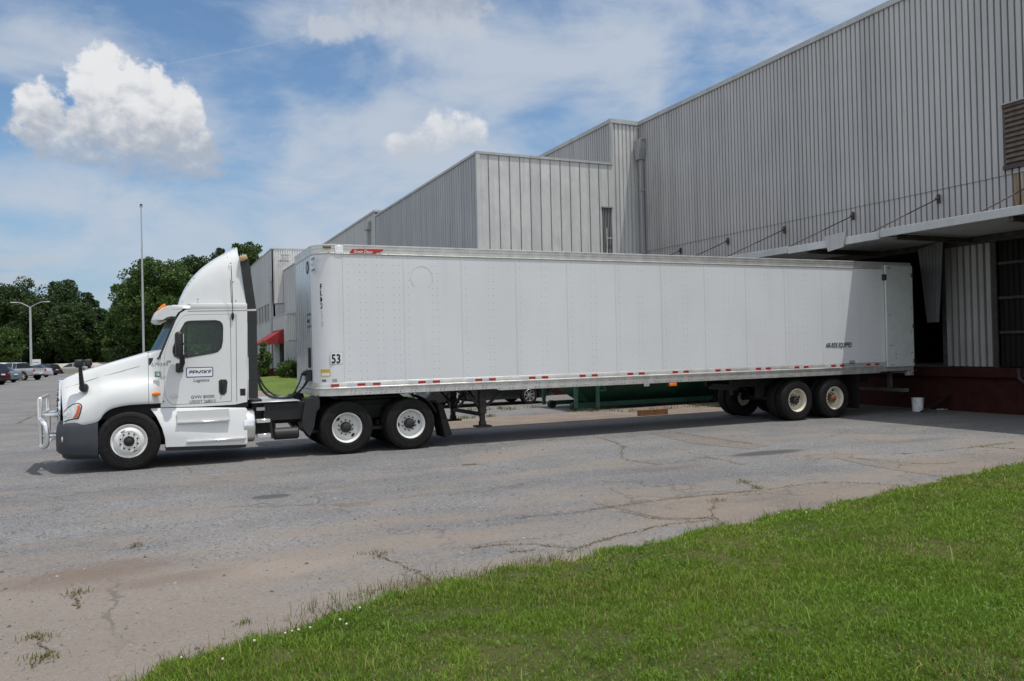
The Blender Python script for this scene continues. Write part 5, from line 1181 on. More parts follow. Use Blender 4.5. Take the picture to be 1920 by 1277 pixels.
for i, sx in enumerate(seams):
    if sx > XR-.2: break
    for k in range(50): rivet(sx+.012, ZS0+.03+k*.05, .006)
    for dx in ([.12, .35, .47, .70, .81, 1.04, 1.15] if i == 0 else [.10, .61, .72]):
        if sx+dx > 18.0: continue
        for k in range(17): rivet(sx+dx, ZS0+.08+k*.15, .0075)
for k in range(310): rivet(nd+k*.05, ZS0+.015, .005)
for k in range(200): rivet(nd+k*.078, ZS1+.02, .006)
pl_ = MB()
for i, sx in enumerate(seams[1:]): pl_.box((sx-.004, YT-.0035, ZS0+.001), (sx+.03, YT+.001, ZS1-.001))
sp = mb.build('side_panel', 'trailer_white', TL, smooth=0)
pl_.build('panel_lap', 'trailer_white', sp, smooth=0); pj = MB(); [pj.box((sx-.0085, YT-.0012, ZS0+.001), (sx-.004, YT+.001, ZS1-.001)) for sx in seams[1:]]; pj.build('panel_joint', 'joint', sp, smooth=0); M['rivet'] = simple('rivet', (.20, .20, .20), .5, .3, var=.2)
rv = riv.build('rivets', 'rivet', sp, smooth=0, merge=False); rv['kind'] = 'stuff'
# nose: rounded corners and front wall
o_ = [p for p in outline(.004) if p[0] < nd]; o_ = [(nd, YT-.004)]+o_[0:]+[(nd, YF+.004)]
mb = MB(); mb.grid(skin(o_[0:12], ZS0-.02, ZS1+.03)); mb.build('corner_post', 'trailer_white', TL, smooth=50)
mb = MB(); mb.grid(skin(o_[11:], ZS0-.02, ZS1+.03)); fwall = mb.build('front_wall', 'trailer_front', TL, smooth=50)
for k in range(8):
    y = YT+RC+.12+k*(YF-YT-2*RC-.2)/7; m_ = MB(); m_.box((XF-.008, y-.012, ZS0), (XF-.0035, y+.012, ZS1)); m_.build('front_stiffener', 'trailer_front', fwall, smooth=0)
mb = MB(); mb.grid([[(nd, YF, ZS0), (XR-.03, YF, ZS0)], [(nd, YF, ZS1), (XR-.03, YF, ZS1)]]); mb.build('side_panel', 'trailer_white', TL, smooth=0)
def rail(prof, name, mat, x1=XR-.02):
    rows = [[(x, y, z) for x, y in outline(off, x1=x1)] for (off, z) in prof]; m_ = MB(); m_.grid(rows); return m_.build(name, mat, TL, smooth=40)
tr = rail([(.006, ZS1-.01), (.016, ZS1+.0), (.018, ZS1+.012), (.006, ZS1+.02), (.006, ZS1+.10), (.012, ZS1+.105), (.012, ZT-.035), (.02, ZT-.03), (.02, ZT-.008), (.0, ZT), (-.3, ZT+.012)], 'top_rail', 'alu')
mb = MB(); mb.grid([[(x, y, ZT+.012) for x, y in outline(-.3, x1=XR-.02)][:12]+[], [(x, 2*YC-y, ZT+.012) for x, y in outline(-.3, x1=XR-.02)][:12]]); mb.build('roof', 'alu', TL, smooth=0)
br = rail([(.002, ZS0+.02), (.006, ZS0+.015), (.006, ZS0-.075), (.022, ZS0-.085), (.026, ZS0-.105), (.018, ZS0-.12), (.010, ZS0-.125), (.010, ZB+.0), (-.12, ZB-.005)], 'bottom_rail', 'alu')
dp = MB(); dp.prism([(6.55, ZB+.02), (17.9, ZB+.02), (17.9, ZB-.035), (6.75, ZB-.035)], lambda x, z: (x, YT-.0115, z), lambda x, z: (x, YT+.05, z)); dp.build('lower_rail_flange', 'alu', TL, smooth=0)
cb = MB()
for k in range(52):
    x = 3.55+k*.31
    for dx in (0, .08):
        if x+dx < 18.9: cb.lathe([(.011, .002), (.009, -.006), (.0001, -.008)], (x+dx, YT-.010, ZB+.035 if x < 6.6 else ZB+.0), 'Y', 6); cb.lathe([(.010, .002), (.008, -.006), (.0001, -.008)], (x+dx+.02, YT-.010, ZB+.085), 'Y', 6)
o1 = cb.build('rail_bolts', 'steel_dark', br, smooth=0, merge=False); o1['kind'] = 'stuff'
# floor, cross members, underside
un = MB(); un.box((XF+.3, YT+.03, ZB+.02), (XR-.1, YF-.03, ZB+.12))
for k in range(52): un.box((3.5+k*.31, YT+.04, ZB-.02), (3.55+k*.31, YF-.04, ZB+.02))
un.box((XF+.25, YT+.1, ZB-.015), (6.4, YF-.1, ZB+.02)); un.build('underframe', 'steel_dark', TL, smooth=0)
kp = MB(); kp.box((4.0, YC-.6, ZB-.05), (4.9, YC+.6, ZB+.01)); kp.tube([(4.2, YC, ZB), (4.2, YC, ZB-.15)], .05, 10); kp.build('kingpin_plate', 'frame_black', TL)
# reflective tape in groups at every panel
for i, sx in enumerate(seams):
    x = sx+.07
    if x > 18.4: break
    for k, (mt, w) in enumerate((('tape_white', .19), ('red', .16), ('tape_white', .15), ('red', .16))):
        if k == 0 and i > 10: x += w+.01; continue
        m_ = MB(); m_.box((x, YT-.0095, ZS0-.062), (x+w-.004, YT-.006, ZS0-.012)); m_.build('reflector_strip', mt, TL, smooth=0); x += w
m_ = MB(); m_.box((3.17, YT-.0105, ZS0-.062), (3.33, YT-.006, ZS0-.012)); m_.build('reflector_strip', 'red', TL, smooth=0)
# corner casting at the top, marker lamps
mb = MB(); mb.box((3.30, YT-.026, ZS1-.0), (3.46, YT-.006, ZS1+.16), .004); mb.build('corner_bracket', 'alu_bright', TL)
bl = MB()
for ax_ in range(4):
    for bz in (.03, .09, .13): bl.lathe([(.008, .002), (.006, -.004), (.0001, -.005)], (3.325+ax_*.037, YT-.0275, ZS1+bz), 'Y', 6)
bl.build('bracket_rivets', 'steel_dark', TL, smooth=0, merge=False)
mb = MB(); mb.box((3.06, YT-.034, ZT-.085), (3.22, YT-.011, ZT-.045), .008, 2); mb.build('marker_lamp', 'rust', TL)
mb = MB(); mb.box((11.05, YT-.035, ZB-.12), (11.25, YT+.0, ZB-.045), .008, 2); mo = mb.build('marker_lamp', 'amber', TL); mb = MB(); mb.box((11.0, YT+.0, ZB-.13), (11.3, YT+.03, ZB)); mb.build('lamp_bracket', 'frame_black', mo, smooth=0)
mb = MB(); mb.box((10.35, YT-.02, ZB-.10), (10.5, YT-.008, ZB-.04), .003); mb.build('tag_plate', 'decal_grey', TL)
# rear frame, swung-open door lying along the side
rf = MB(); rf.box((XR-.14, YT-.006, ZB-.06), (XR+.02, YT+.1, ZT), .01); rf.box((XR-.14, YF-.1, ZB-.06), (XR+.02, YF+.006, ZT), .01); rf.box((XR-.14, YT+.1, ZT-.2), (XR+.02, YF-.1, ZT-.004), .01); rf.box((XR-.14, YT+.1, ZB-.08), (XR+.02, YF-.1, ZB+.16), .01); rf.build('rear_frame', 'alu', TL)
for sgn in (-1, 1):
    yy = YC+sgn*1.295; dm = MB(); dm.box((18.10, min(yy+sgn*.03, yy+sgn*.085), 1.275), (19.13, max(yy+sgn*.03, yy+sgn*.085), 4.03), .012); do = dm.build('rear_door', 'trailer_front' if sgn > 0 else 'door_white', TL) if sgn > 0 else None
    if sgn < 0:
        M['door_white'] = simple('door_white', (.58, .61, .60), .5, var=.05, dirt=((.42, .42, .40), .3, 2)); do = dm.build('rear_door', 'door_white', TL)
    hg = MB()
    for z in (1.4, 2.35, 3.75):
        hg.box((19.08, min(yy, yy+sgn*.09), z-.04), (19.17, max(yy, yy+sgn*.09), z+.08), .006)
    if sgn < 0:
        hg.box((18.05, YT-.09, 3.62), (18.14, YT-.0, 3.78), .006)
    hg.build('hinge', 'steel_dark', do)
    if sgn < 0:
        bt = MB()
        for (x, z) in ((18.2, 3.97), (18.25, 3.97), (18.2, 3.93), (18.25, 3.93), (18.2, 2.68), (18.26, 2.68), (18.22, 1.85), (18.28, 1.85), (18.25, 1.33), (18.3, 1.33), (18.42, 1.6), (18.42, 1.5), (19.02, 3.8), (19.06, 3.74), (19.02, 2.9), (19.06, 2.85), (19.04, 2.25), (19.0, 2.2), (19.05, 1.65), (19.0, 1.62)): bt.lathe([(.016, .003), (.013, -.006), (.0001, -.008)], (x, YT-.085, z), 'Y', 8)
        bt.build('door_bolts', 'frame_black', do, smooth=0)
tlmp = MB(); tlmp.box((18.95, YT-.012, ZB-.14), (19.18, YT+.1, ZB-.03), .006); tb = tlmp.build('tail_lamp_box', 'alu', TL); m_ = MB(); m_.lathe([(.03, .0), (.025, -.012), (.0001, -.015)], (19.13, YT-.012, ZB-.085), 'Y', 12); m_.build('tail_lamp', 'lamp_red', tb)
M['guard'] = simple('guard_steel', (.10, .098, .09), .6, var=.2, dirt=((.05, .04, .035), .5, 5)); ug = MB(); ug.box((18.95, YT+.15, .56), (19.08, YF-.15, .66), .01)
for y in (YT+.65, YF-.65): ug.box((18.96, y-.05, .62), (19.06, y+.05, ZB))
ug.box((18.90, YT+.1, .56), (19.1, YT+.16, .66)); ug.build('underride_guard', 'guard', TL)
# landing gear, wound up clear of the ground
lx = onY(904, 770, YC-.92).x
for sgn in (-1, 1):
    y = YC+sgn*.92; x = lx; lg = MB()
    lg.box((x-.075, y-.075, .62), (x+.075, y+.075, ZB+.02), .01); lg.box((x-.05, y-.05, .40), (x+.05, y+.05, .66), .006); lg.box((x-.17, y-.14, .335), (x+.17, y+.14, .37), .01); lg.box((x-.065, y-.065, .37), (x+.065, y+.065, .46), .008)
    lg.beam((x, y, .72), (x+.62, y, ZB), .05, .05); lg.beam((x, y, .72), (x-.42, y, ZB), .05, .05); lg.build('landing_leg', 'steel_dark', TL)
lg = MB(); lg.beam((lx, YC-.92, .60), (lx, YC+.92, .60), .06, .08); lg.beam((lx, YC-.9, .62), (lx, YC, ZB), .05, .05); lg.beam((lx, YC+.9, .62), (lx, YC, ZB), .05, .05); lg.tube([(lx, YC-1.05, .86), (lx, YC+.9, .86)], .02, 8)
lg.build('landing_brace', 'steel_dark', TL)
# tandem bogie
bg_ = MB(); AX = (15.0, 16.28)
for sgn in (-1, 1): bg_.box((13.5, YC+sgn*.5-.05, .88), (18.3, YC+sgn*.5+.05, ZB), .01)
for x in AX:
    bg_.tube([(x, YC-1.1, .52), (x, YC+1.1, .52)], .075, 12)
    for sgn in (-1, 1):
        bg_.tube([(x+.35, YC+sgn*.5, .5), (x+.35, YC+sgn*.5, .9)], .13, 12); bg_.beam((x-.55, YC+sgn*.5, .8), (x+.4, YC+sgn*.5, .45), .1, .1); bg_.box((x-.65, YC+sgn*.5-.07, .6), (x-.45, YC+sgn*.5+.07, .95))
bg_.box((13.6, YC-.5, .8), (13.75, YC+.5, .95)); bg_.box((17.2, YC-.5, .85), (17.35, YC+.5, 1.0)); bg_.box((18.1, YC-.5, .85), (18.3, YC+.5, 1.0)); bg_.build('bogie', 'frame_black', TL)
for i, x in enumerate(AX):
    for sgn in (-1, 1):
        wheel(TL, x, YC+sgn*1.275, style='dish', side=sgn, rimmat='wheel_cream', hub='rust' if i else 'hub_black', rot=R((20, 65)[i]), grease='chrome' if i == 0 else 'decal_red')
        wheel(TL, x, YC+sgn*.94, style='dish', side=sgn, rimmat='wheel_cream')
for sgn in (-1, 1): mf = MB(); mf.box((17.15, min(YC+sgn*.65, YC+sgn*1.25), .2), (17.165, max(YC+sgn*.65, YC+sgn*1.25), ZB-.02)); mf.build('mud_flap', 'rubber', TL, smooth=0)
# gladhand box
gb = MB(); q = onY(583, 699, YT+.55); gb.box((XF-.10, YT+.42, q.z-.16), (XF-.005, YT+.75, q.z+.06), .02); gb.tube([(XF-.1, YT+.5, q.z), (XF-.17, YT+.5, q.z+.01)], .035, 8); gb.tube([(XF-.1, YT+.65, q.z-.03), (XF-.18, YT+.65, q.z-.02)], .03, 8); gb.box((XF-.05, YT+.5, q.z+.1), (XF-.004, YT+.62, q.z+.5), .01); gb.build('gladhand_box', 'black', TL)
# writing and plates
def tq(px, py): p = onY(px, py, YT); return p.x, p.z
a, b = tq(619.5, 661), tq(642.5, 682); m_ = MB(); m_.box((a[0], YT-.0075, b[1]), (b[0], YT-.003, a[1])); np_ = m_.build('number_plate', 'decal_white', TL, smooth=0)
m_ = MB(); m_.box((a[0]-.006, YT-.0065, b[1]-.006), (b[0]+.006, YT-.003, a[1]+.006)); m_.build('plate_border', 'decal_grey', np_, smooth=0)
text('number', '53', a[0]+.012, YT-.010, b[1]+.018, .245, 'decal_black', np_, bold=.006, wide=.77)
a = tq(1548, 652); text('side_text', 'AIR-RIDE EQUIPPED', a[0], YT-.006, a[1], .178, 'decal_black', TL, bold=.002, shear=.25, wide=.585)
a, b = tq(655, 464), tq(719, 475); zc = b[1]
sw = [(a[0], zc-.012), (a[0]+.015, zc+.04), (a[0]+.06, zc+.085), (a[0]+.10, zc+.09), (b[0], zc+.10), (b[0]-.02, zc+.055), (b[0]-.06, zc+.052), (b[0]-.07, zc+.03), (b[0]-.14, zc+.03), (b[0]-.15, zc+.008), (b[0]-.2, zc+.006), (b[0]-.21, zc-.012)]
sw = [(x, z-.02) for x, z in sw]
m_ = MB(); m_.prism(sw, lambda x, z: (x, YT-.0165, z), lambda x, z: (x, YT-.010, z)); lgo = m_.build('maker_logo', 'decal_red', TL, smooth=0); text('logo_text', 'Great Dane', a[0]+.075, YT-.0185, zc-.012, .092, 'decal_white', lgo, bold=.0008, shear=.25, wide=.85)
for i, chx in enumerate('FLM2'):
    p = onY(599.5, 541.5+i*12.2, YT+.02); text('unit_text', chx, 3.005, YT+.072, p.z, .145, 'decal_black', TL, bold=.002, wide=.9)
for i, chx in enumerate('69HIOH'):
    p = onY(600, 586+i*5.0, YT+.02); text('unit_text', chx, 3.02, YT+.062, p.z, .05, 'decal_grey', TL, bold=.0008)
a, b = tq(602, 693), tq(616, 706)
m_ = MB(); m_.box((3.02, YT-.006, b[1]), (b[0], YT+.065, a[1])); ml = MB()
vs = []
def corner_sticker(nm, x0, x1, z0, z1, mat, off):
    pts_ = [p for p in outline(.006+off)]; pts_ = [p for p in pts_ if p[1] < YC]; pts_ = sorted(pts_, key=lambda p: p[0]); xs_ = [p[0] for p in pts_]; ys_ = [p[1] for p in pts_]
    row = [(x, float(np.interp(x, xs_, ys_))) for x in np.linspace(x0, x1, 6)]; m_ = MB(); m_.grid([[(x, y, z0) for x, y in row], [(x, y, z1) for x, y in row]]); return m_.build(nm, mat, TL, smooth=0)
corner_sticker('yellow_label', 3.00, 3.17, b[1], a[1], 'decal_yellow', .001); corner_sticker('label_field', 3.015, 3.155, b[1]+.015, b[1]+.07, 'decal_white', .003)
corner_sticker('small_plate', 3.02, 3.09, b[1]-.10, b[1]-.06, 'rust', .001); corner_sticker('small_sticker', 3.20, 3.29, b[1]-.11, b[1]-.05, 'decal_grey', .001)
# marks on the front wall: round emblem and framed labels
for (py, pz, w_, h_, mt) in ((577, 498, .17, .30, 'decal_blue'), (579, 601, .16, .28, 'decal_blue')):
    pass
fx = XF-.0125
def fbox(nm, y0, y1, z0, z1, mat, dx=0.): m_ = MB(); m_.box((fx-.001-dx, y0, z0), (fx+.005, y1, z1)); return m_.build(nm, mat, fwall, smooth=0)
yv = onX(580, 601, XF); fbox('framed_label', yv.y-.19, yv.y+.19, yv.z+.10, yv.z+.14, 'decal_blue'); fbox('framed_label', yv.y-.19, yv.y+.19, yv.z-.14, yv.z-.10, 'decal_blue')
text('front_text', 'PENSKE', fx-.003, yv.y+.17, yv.z-.04, .085, 'decal_black', fwall, face='-X', bold=.002, shear=.2); text('front_text', 'Leasing', fx-.003, yv.y+.14, yv.z-.22, .06, 'decal_grey', fwall, face='-X')
yv = onX(588, 498, XF); fbox('framed_label', yv.y-.17, yv.y+.17, yv.z+.12, yv.z+.15, 'decal_blue'); fbox('framed_label', yv.y-.17, yv.y+.17, yv.z-.10, yv.z-.07, 'decal_blue'); text('front_text', 'PENSKE', fx-.003, yv.y+.15, yv.z+.0, .075, 'decal_grey', fwall, face='-X', shear=.2)
yv = onX(577, 502, XF); m_ = MB(); m_.lathe([(.13, -.001), (.13, .002), (.08, .002), (.08, -.001)], (fx, yv.y, yv.z), 'X', 24, 1, False); m_.build('round_emblem', 'decal_black', fwall, smooth=0)
m_ = MB(); m_.lathe([(.08, .001), (.0001, .0005)], (fx-.003, yv.y, yv.z), 'X', 20); m_.build('emblem_field', 'decal_grey', fwall, smooth=0)
a, b = tq(1592, 676), tq(1603, 682); m_ = MB(); m_.box((a[0], YT-.006, b[1]), (b[0], YT-.002, a[1])); m_.build('load_plate', 'decal_grey', TL, smooth=0)
# old ring mark where a decal was removed
c_ = tq(790, 521); ringm = MB(); pts_ = [(c_[0]+.235*math.cos(a), YT-.0022, c_[1]+.235*math.sin(a)) for a in np.linspace(R(-60), R(230), 40)]; ringm.tube(pts_, .0022, 4); ringm.build('ring_mark', 'ghost', TL, smooth=0)
# ================================================================== TREES
def leaf_mat(name, c1, c2, c3):
    m, n, b = new_mat(name); at = n.node('ShaderNodeAttribute', attribute_name='tint').outputs['Fac']
    o = n.node('ShaderNodeTexCoord').outputs['Object']; g = n.noise(o, .5, 3, .6)
    c = n.mix(at, C4(c1), C4(c2)); c = n.mix(n.m('MULTIPLY', n.ss(g, .42, .66), .6), c, C4(c3))
    n.put(b.inputs['Base Color'], c); b.inputs['Roughness'].default_value = .5; b.inputs['Specular IOR Level'].default_value = .3
    tl = n.node('ShaderNodeBsdfTranslucent'); n.put(tl.inputs[0], c); mx = n.node('ShaderNodeMixShader'); mx.inputs[0].default_value = .25
    n.l.new(b.outputs[0], mx.inputs[1]); n.l.new(tl.outputs[0], mx.inputs[2]); n.l.new(mx.outputs[0], n.n['Material Output'].inputs[0]); M[name] = m
leaf_mat('leaf_oak', (.036, .072, .014), (.075, .13, .026), (.095, .15, .032))
leaf_mat('leaf_dark', (.026, .052, .016), (.055, .09, .025), (.07, .105, .028))
leaf_mat('leaf_pine', (.028, .058, .022), (.06, .095, .034), (.045, .08, .028))
leaf_mat('leaf_light', (.06, .11, .02), (.12, .18, .035), (.10, .16, .03))
def leaves(name, cen, sz, mat, parent, flat_=0.):
    n = len(cen); a = npr.normal(0, 1, (n, 3)); a[:, 2] *= 1-flat_*.6; a /= np.linalg.norm(a, axis=1)[:, None]
    b = npr.normal(0, 1, (n, 3)); b -= (b*a).sum(1)[:, None]*a; b /= np.linalg.norm(b, axis=1)[:, None]
    a *= sz[:, None]*.62; b *= sz[:, None]*.34
    v = np.stack([cen-a, cen+b, cen+a, cen-b], 1); me = bpy.data.meshes.new(name); me.vertices.add(n*4); me.vertices.foreach_set('co', v.ravel())
    me.loops.add(n*4); me.loops.foreach_set('vertex_index', np.arange(n*4, dtype=np.int32)); me.polygons.add(n); me.polygons.foreach_set('loop_start', (np.arange(n)*4).astype(np.int32)); me.update(calc_edges=True)
    at = me.attributes.new('tint', 'FLOAT', 'POINT'); at.data.foreach_set('value', np.repeat(npr.uniform(0, 1, n), 4))
    me.materials.append(M[mat]); o = bpy.data.objects.new(name, me); COL.objects.link(o)
    if parent is not None: attach(o, parent)
    return o
def tree(name, label, cat, x, y, z0, H, rad, zlow, mat, nclump, per, leaf, seed, kind='round', group=None, clump=.2):
    rs = np.random.RandomState(seed); t_ = thing(name, label, cat, (x, y, z0), group)
    zc = zlow+(H-zlow)*(.5 if kind != 'pine' else .42); hz_ = (H-zlow)/2; C_ = []
    while len(C_) < nclump:
        p = rs.uniform(-1, 1, 3); r_ = np.linalg.norm(p)
        if r_ > 1 or (r_ < .5 and rs.rand() < .75): continue
        if kind == 'pine':
            u = (p[2]+1)/2; k = (1-u)**.75*1.05+.06; q = np.array([p[0]*k*rad*1.2, p[1]*k*rad*1.2, zlow+u*(H-zlow)])
        else:
            th = math.atan2(p[1], p[0]); lob = 1+.13*math.sin(3*th+seed)+.12*math.sin(5*p[2]*2+seed*2+th*2); q = np.array([p[0]*rad*lob, p[1]*rad*lob, zc+p[2]*hz_*(1+.10*math.sin(4*th+seed*3))])
            if kind == 'oak' and p[2] < -.35: q[2] += .15*hz_
        C_.append(q)
    C_ = np.array(C_); sz = rs.uniform(.6, 1.3, nclump)*rad*clump
    cen = np.repeat(C_, per, 0); s3_ = np.repeat(sz, per)
    g = rs.normal(0, 1, (len(cen), 3)); g /= np.linalg.norm(g, axis=1)[:, None]; rr = rs.uniform(.25, 1, len(cen))**.5
    g *= (rr*s3_)[:, None]; g[:, 2] *= .8 if kind != 'pine' else .6
    cen = cen+g+np.array([x, y, z0])
    leaves('crown', cen, leaf*rs.uniform(.6, 1.4, len(cen)), mat, t_, .3)
    tr_ = MB(); top = H*(.62 if kind != 'pine' else .95); r0 = max(.14, H*.022); tr_.tube(catmull([(x, y, z0-.3), (x+rs.normal(0, .1), y, z0+top*.35), (x+rs.normal(0, .25), y+rs.normal(0, .2), z0+top*.7), (x+rs.normal(0, .3), y, z0+top)], 4), [r0*(1-.8*i/12) for i in range(13)], 9)
    for k in range(min(nclump, 9)):
        q = C_[rs.randint(nclump)]; b0 = z0+top*rs.uniform(.3, .85); tr_.tube(catmull([(x, y, b0), (x+q[0]*.5, y+q[1]*.5, (b0+z0+q[2])/2+.3), (x+q[0]*.92, y+q[1]*.92, z0+q[2])], 3), [r0*.4, r0*.36, r0*.32, r0*.26, r0*.2, r0*.14, r0*.08], 6)
    tr_.build('trunk', 'bark', t_); return t_
def tpos(px, d_): p = onD(px, 678, d_); return p.x, p.y
k0 = 0
for (px, d_, py, radpx, zl, nm, lb, mat, kind) in (
    (305, 112, 488, 66, 1.6, 'oak_tree', 'large round oak behind the flagpole and the cab', 'leaf_oak', 'oak'),
    (236, 118, 562, 30, 1.0, 'oak_tree', 'lower leafy oak edge just left of the flagpole', 'leaf_oak', 'round'),
    (266, 116, 520, 44, 1.4, 'oak_tree', 'oak whose crown the flagpole crosses', 'leaf_oak', 'oak'),
    (364, 120, 482, 48, 2.0, 'oak_tree', 'brownish oak rising behind the roof fairing front', 'leaf_dark', 'oak'),
    (415, 122, 470, 40, 2.0, 'oak_tree', 'dark oak mostly hidden behind the roof fairing', 'leaf_dark', 'round'),
    (464, 128, 446, 40, 2.0, 'oak_tree', 'tallest oak peeking out between fairing and office block', 'leaf_oak', 'oak'),
    (196, 150, 585, 26, .6, 'pine_tree', 'small pine at the right end of the left wood', 'leaf_pine', 'round'),
    (166, 152, 552, 38, .8, 'pine_tree', 'pine with sloping right shoulder in the left wood', 'leaf_pine', 'pine'),
    (130, 150, 528, 44, .8, 'pine_tree', 'spiky topped tall pine right of the lamp post', 'leaf_pine', 'pine'),
    (104, 156, 536, 36, 1.0, 'pine_tree', 'pine behind the right arm of the lamp post', 'leaf_pine', 'pine'),
    (145, 146, 570, 42, .8, 'broadleaf_tree', 'low bushy dark tree before the tall pines', 'leaf_dark', 'round'),
    (47, 152, 526, 44, 1.0, 'broadleaf_tree', 'tall dark broadleaf tree left of the lamp post', 'leaf_dark', 'round'),
    (5, 154, 540, 40, 1.0, 'broadleaf_tree', 'dark broadleaf tree at the left edge of the photo', 'leaf_dark', 'round'),
    (80, 150, 560, 42, 1.0, 'broadleaf_tree', 'dark broadleaf tree behind the lamp post', 'leaf_dark', 'round'),
    (-45, 150, 545, 50, 1.0, 'broadleaf_tree', 'dark broadleaf tree beyond the left edge of the frame', 'leaf_dark', 'round'),
    (10, 132, 622, 26, .8, 'small_tree', 'small green tree in front of the left wood', 'leaf_oak', 'round'),
    (216, 140, 628, 18, .4, 'small_tree', 'low green tree in the gap between both woods', 'leaf_oak', 'round')):
    x, y = tpos(px, d_); hy = 680-.0227*(px-0)+.2; H = CAM_H+(hy-py)*d_/CAM_F-.9; z0 = .9 if y > 150 else .02
    H = CAM_H+(hy-py)*d_/CAM_F-z0; rad = radpx*d_/CAM_F*1.05; k0 += 1
    near = d_ < 130
    tree(nm, lb, 'tree', x, y, z0, H, rad, zl, mat, 150 if near else 120, 230 if near else 190, .30 if near else .34, 40+k0*3, kind, 'trees beyond the parking lot', .25 if near else .30)
# undergrowth closing the foot of the woods
n = 34000; px_ = npr.uniform(-90, 470, n); d_ = npr.uniform(158, 172, n); vv = np.array([CF+CR*((p-960)/CAM_F)-CU*((679-638.5)/CAM_F) for p in px_])*d_[:, None]
hh = (3.2+1.6*np.sin(px_*.09)+1.2*np.sin(px_*.23+1))*npr.uniform(0, 1, n)**.8; cen = np.stack([vv[:, 0], vv[:, 1], 1.2+hh], 1)
ug_ = leaves('undergrowth', cen, npr.uniform(.4, .9, n), 'leaf_dark', None); ug_['kind'] = 'stuff'
n = 9000; px_ = npr.uniform(205, 470, n); d_ = npr.uniform(112, 120, n); vv = np.array([CF+CR*((p-960)/CAM_F)-CU*((679-638.5)/CAM_F) for p in px_])*d_[:, None]
cen = np.stack([vv[:, 0], vv[:, 1], .2+3.4*npr.uniform(0, 1, n)], 1); ug_ = leaves('undergrowth', cen, npr.uniform(.25, .6, n), 'leaf_dark', None); ug_['kind'] = 'stuff'
def shrub(lb, px, py, d_, rad, H, mat, seed):
    p = onD(px, py, d_); tree('shrub', lb, 'shrub', p.x, p.y, .05, H, rad, .1, mat, 40, 110, .14, seed, 'round', 'shrubs by the office door', .35)
shrub('yellow green shrub beside the black cab extender', 490, 690, 70, .85, 3.0, 'leaf_light', 5)
shrub('low dark green bush right of the entrance steps', 545, 692, 66, 1.1, 1.3, 'leaf_oak', 6)
shrub('dark low bush left of the red entrance steps', 480, 690, 76, 1.0, 1.3, 'leaf_dark', 7)
# ================================================================== POLES AND SIGN
p = onD(270, 690, 60); fp_ = MB(); fp_.tube([(p.x, p.y, 0), (p.x, p.y, 6), (p.x, p.y, 13.3)], [.085, .075, .045], 12); fp_.lathe([(.18, 0), (.18, .06), (.09, .12)], (p.x, p.y, 0), 'Z', 14)
T_ = thing('flagpole', 'tall bare grey flagpole standing behind the tractor hood', 'flagpole', (p.x, p.y, 0)); fp_.build('pole', 'pole_grey', T_)
mb = MB(); mb.lathe([(.001, -.09), (.08, -.05), (.10, 0), (.08, .05), (.001, .09)], (p.x, p.y, 13.42), 'Z', 12); mb.tube([(p.x-.12, p.y, 13.28), (p.x+.12, p.y, 13.28)], .03, 6); mb.build('finial', 'frame_black', T_)
p = onD(58.5, 690, 96); T_ = thing('lamp_post', 'tall grey parking lot lamp post with two arms', 'lamp post', (p.x, p.y, 0)); mb = MB(); mb.tube([(p.x, p.y, 0), (p.x, p.y, 8.3)], [.15, .11], 12); mb.build('pole', 'pole_grey', T_)
for sgn in (-1, 1):
    dv = Vector((CR.x, CR.y, 0)).normalized()*sgn; q = Vector((p.x, p.y, 8.25)); mb = MB(); mb.tube(catmull([q, q+dv*.55+Vector((0, 0, .32)), q+dv*1.2+Vector((0, 0, .6)), q+dv*1.7+Vector((0, 0, .66))], 5), .045, 8); mb.build('arm', 'pole_grey', T_)
    a = q+dv*2.0+Vector((0, 0, .66)); mb = MB(); vs = []
    mb.lathe([(.001, -.40), (.05, -.36), (.10, -.1), (.11, .15), (.08, .36), (.001, .40)], (0, 0, 0), 'X', 12); mb.v = [tuple(a+dv*x_+Vector((-dv.y, dv.x, 0))*y_+Vector((0, 0, z_*.6))) for x_, y_, z_ in mb.v]; mb.build('lamp_head', 'alu', T_)
p = onD(67, 690, 112); T_ = thing('roadside_sign', 'small white sign board beyond the parked cars', 'sign', (p.x, p.y, 0)); mb = MB(); mb.box((p.x-.62, p.y-.04, 1.25), (p.x+.62, p.y+.04, 2.05)); mb.build('board', 'sign_white', T_, smooth=0)
mb = MB(); mb.box((p.x-.3, p.y-.045, 1.55), (p.x+.4, p.y-.041, 1.68)); mb.build('lettering', 'decal_grey', T_, smooth=0)
mb = MB(); [mb.box((p.x+s-.04, p.y-.03, 0), (p.x+s+.04, p.y+.03, 1.25)) for s in (-.5, .5)]; mb.build('post', 'pole_grey', T_, smooth=0)
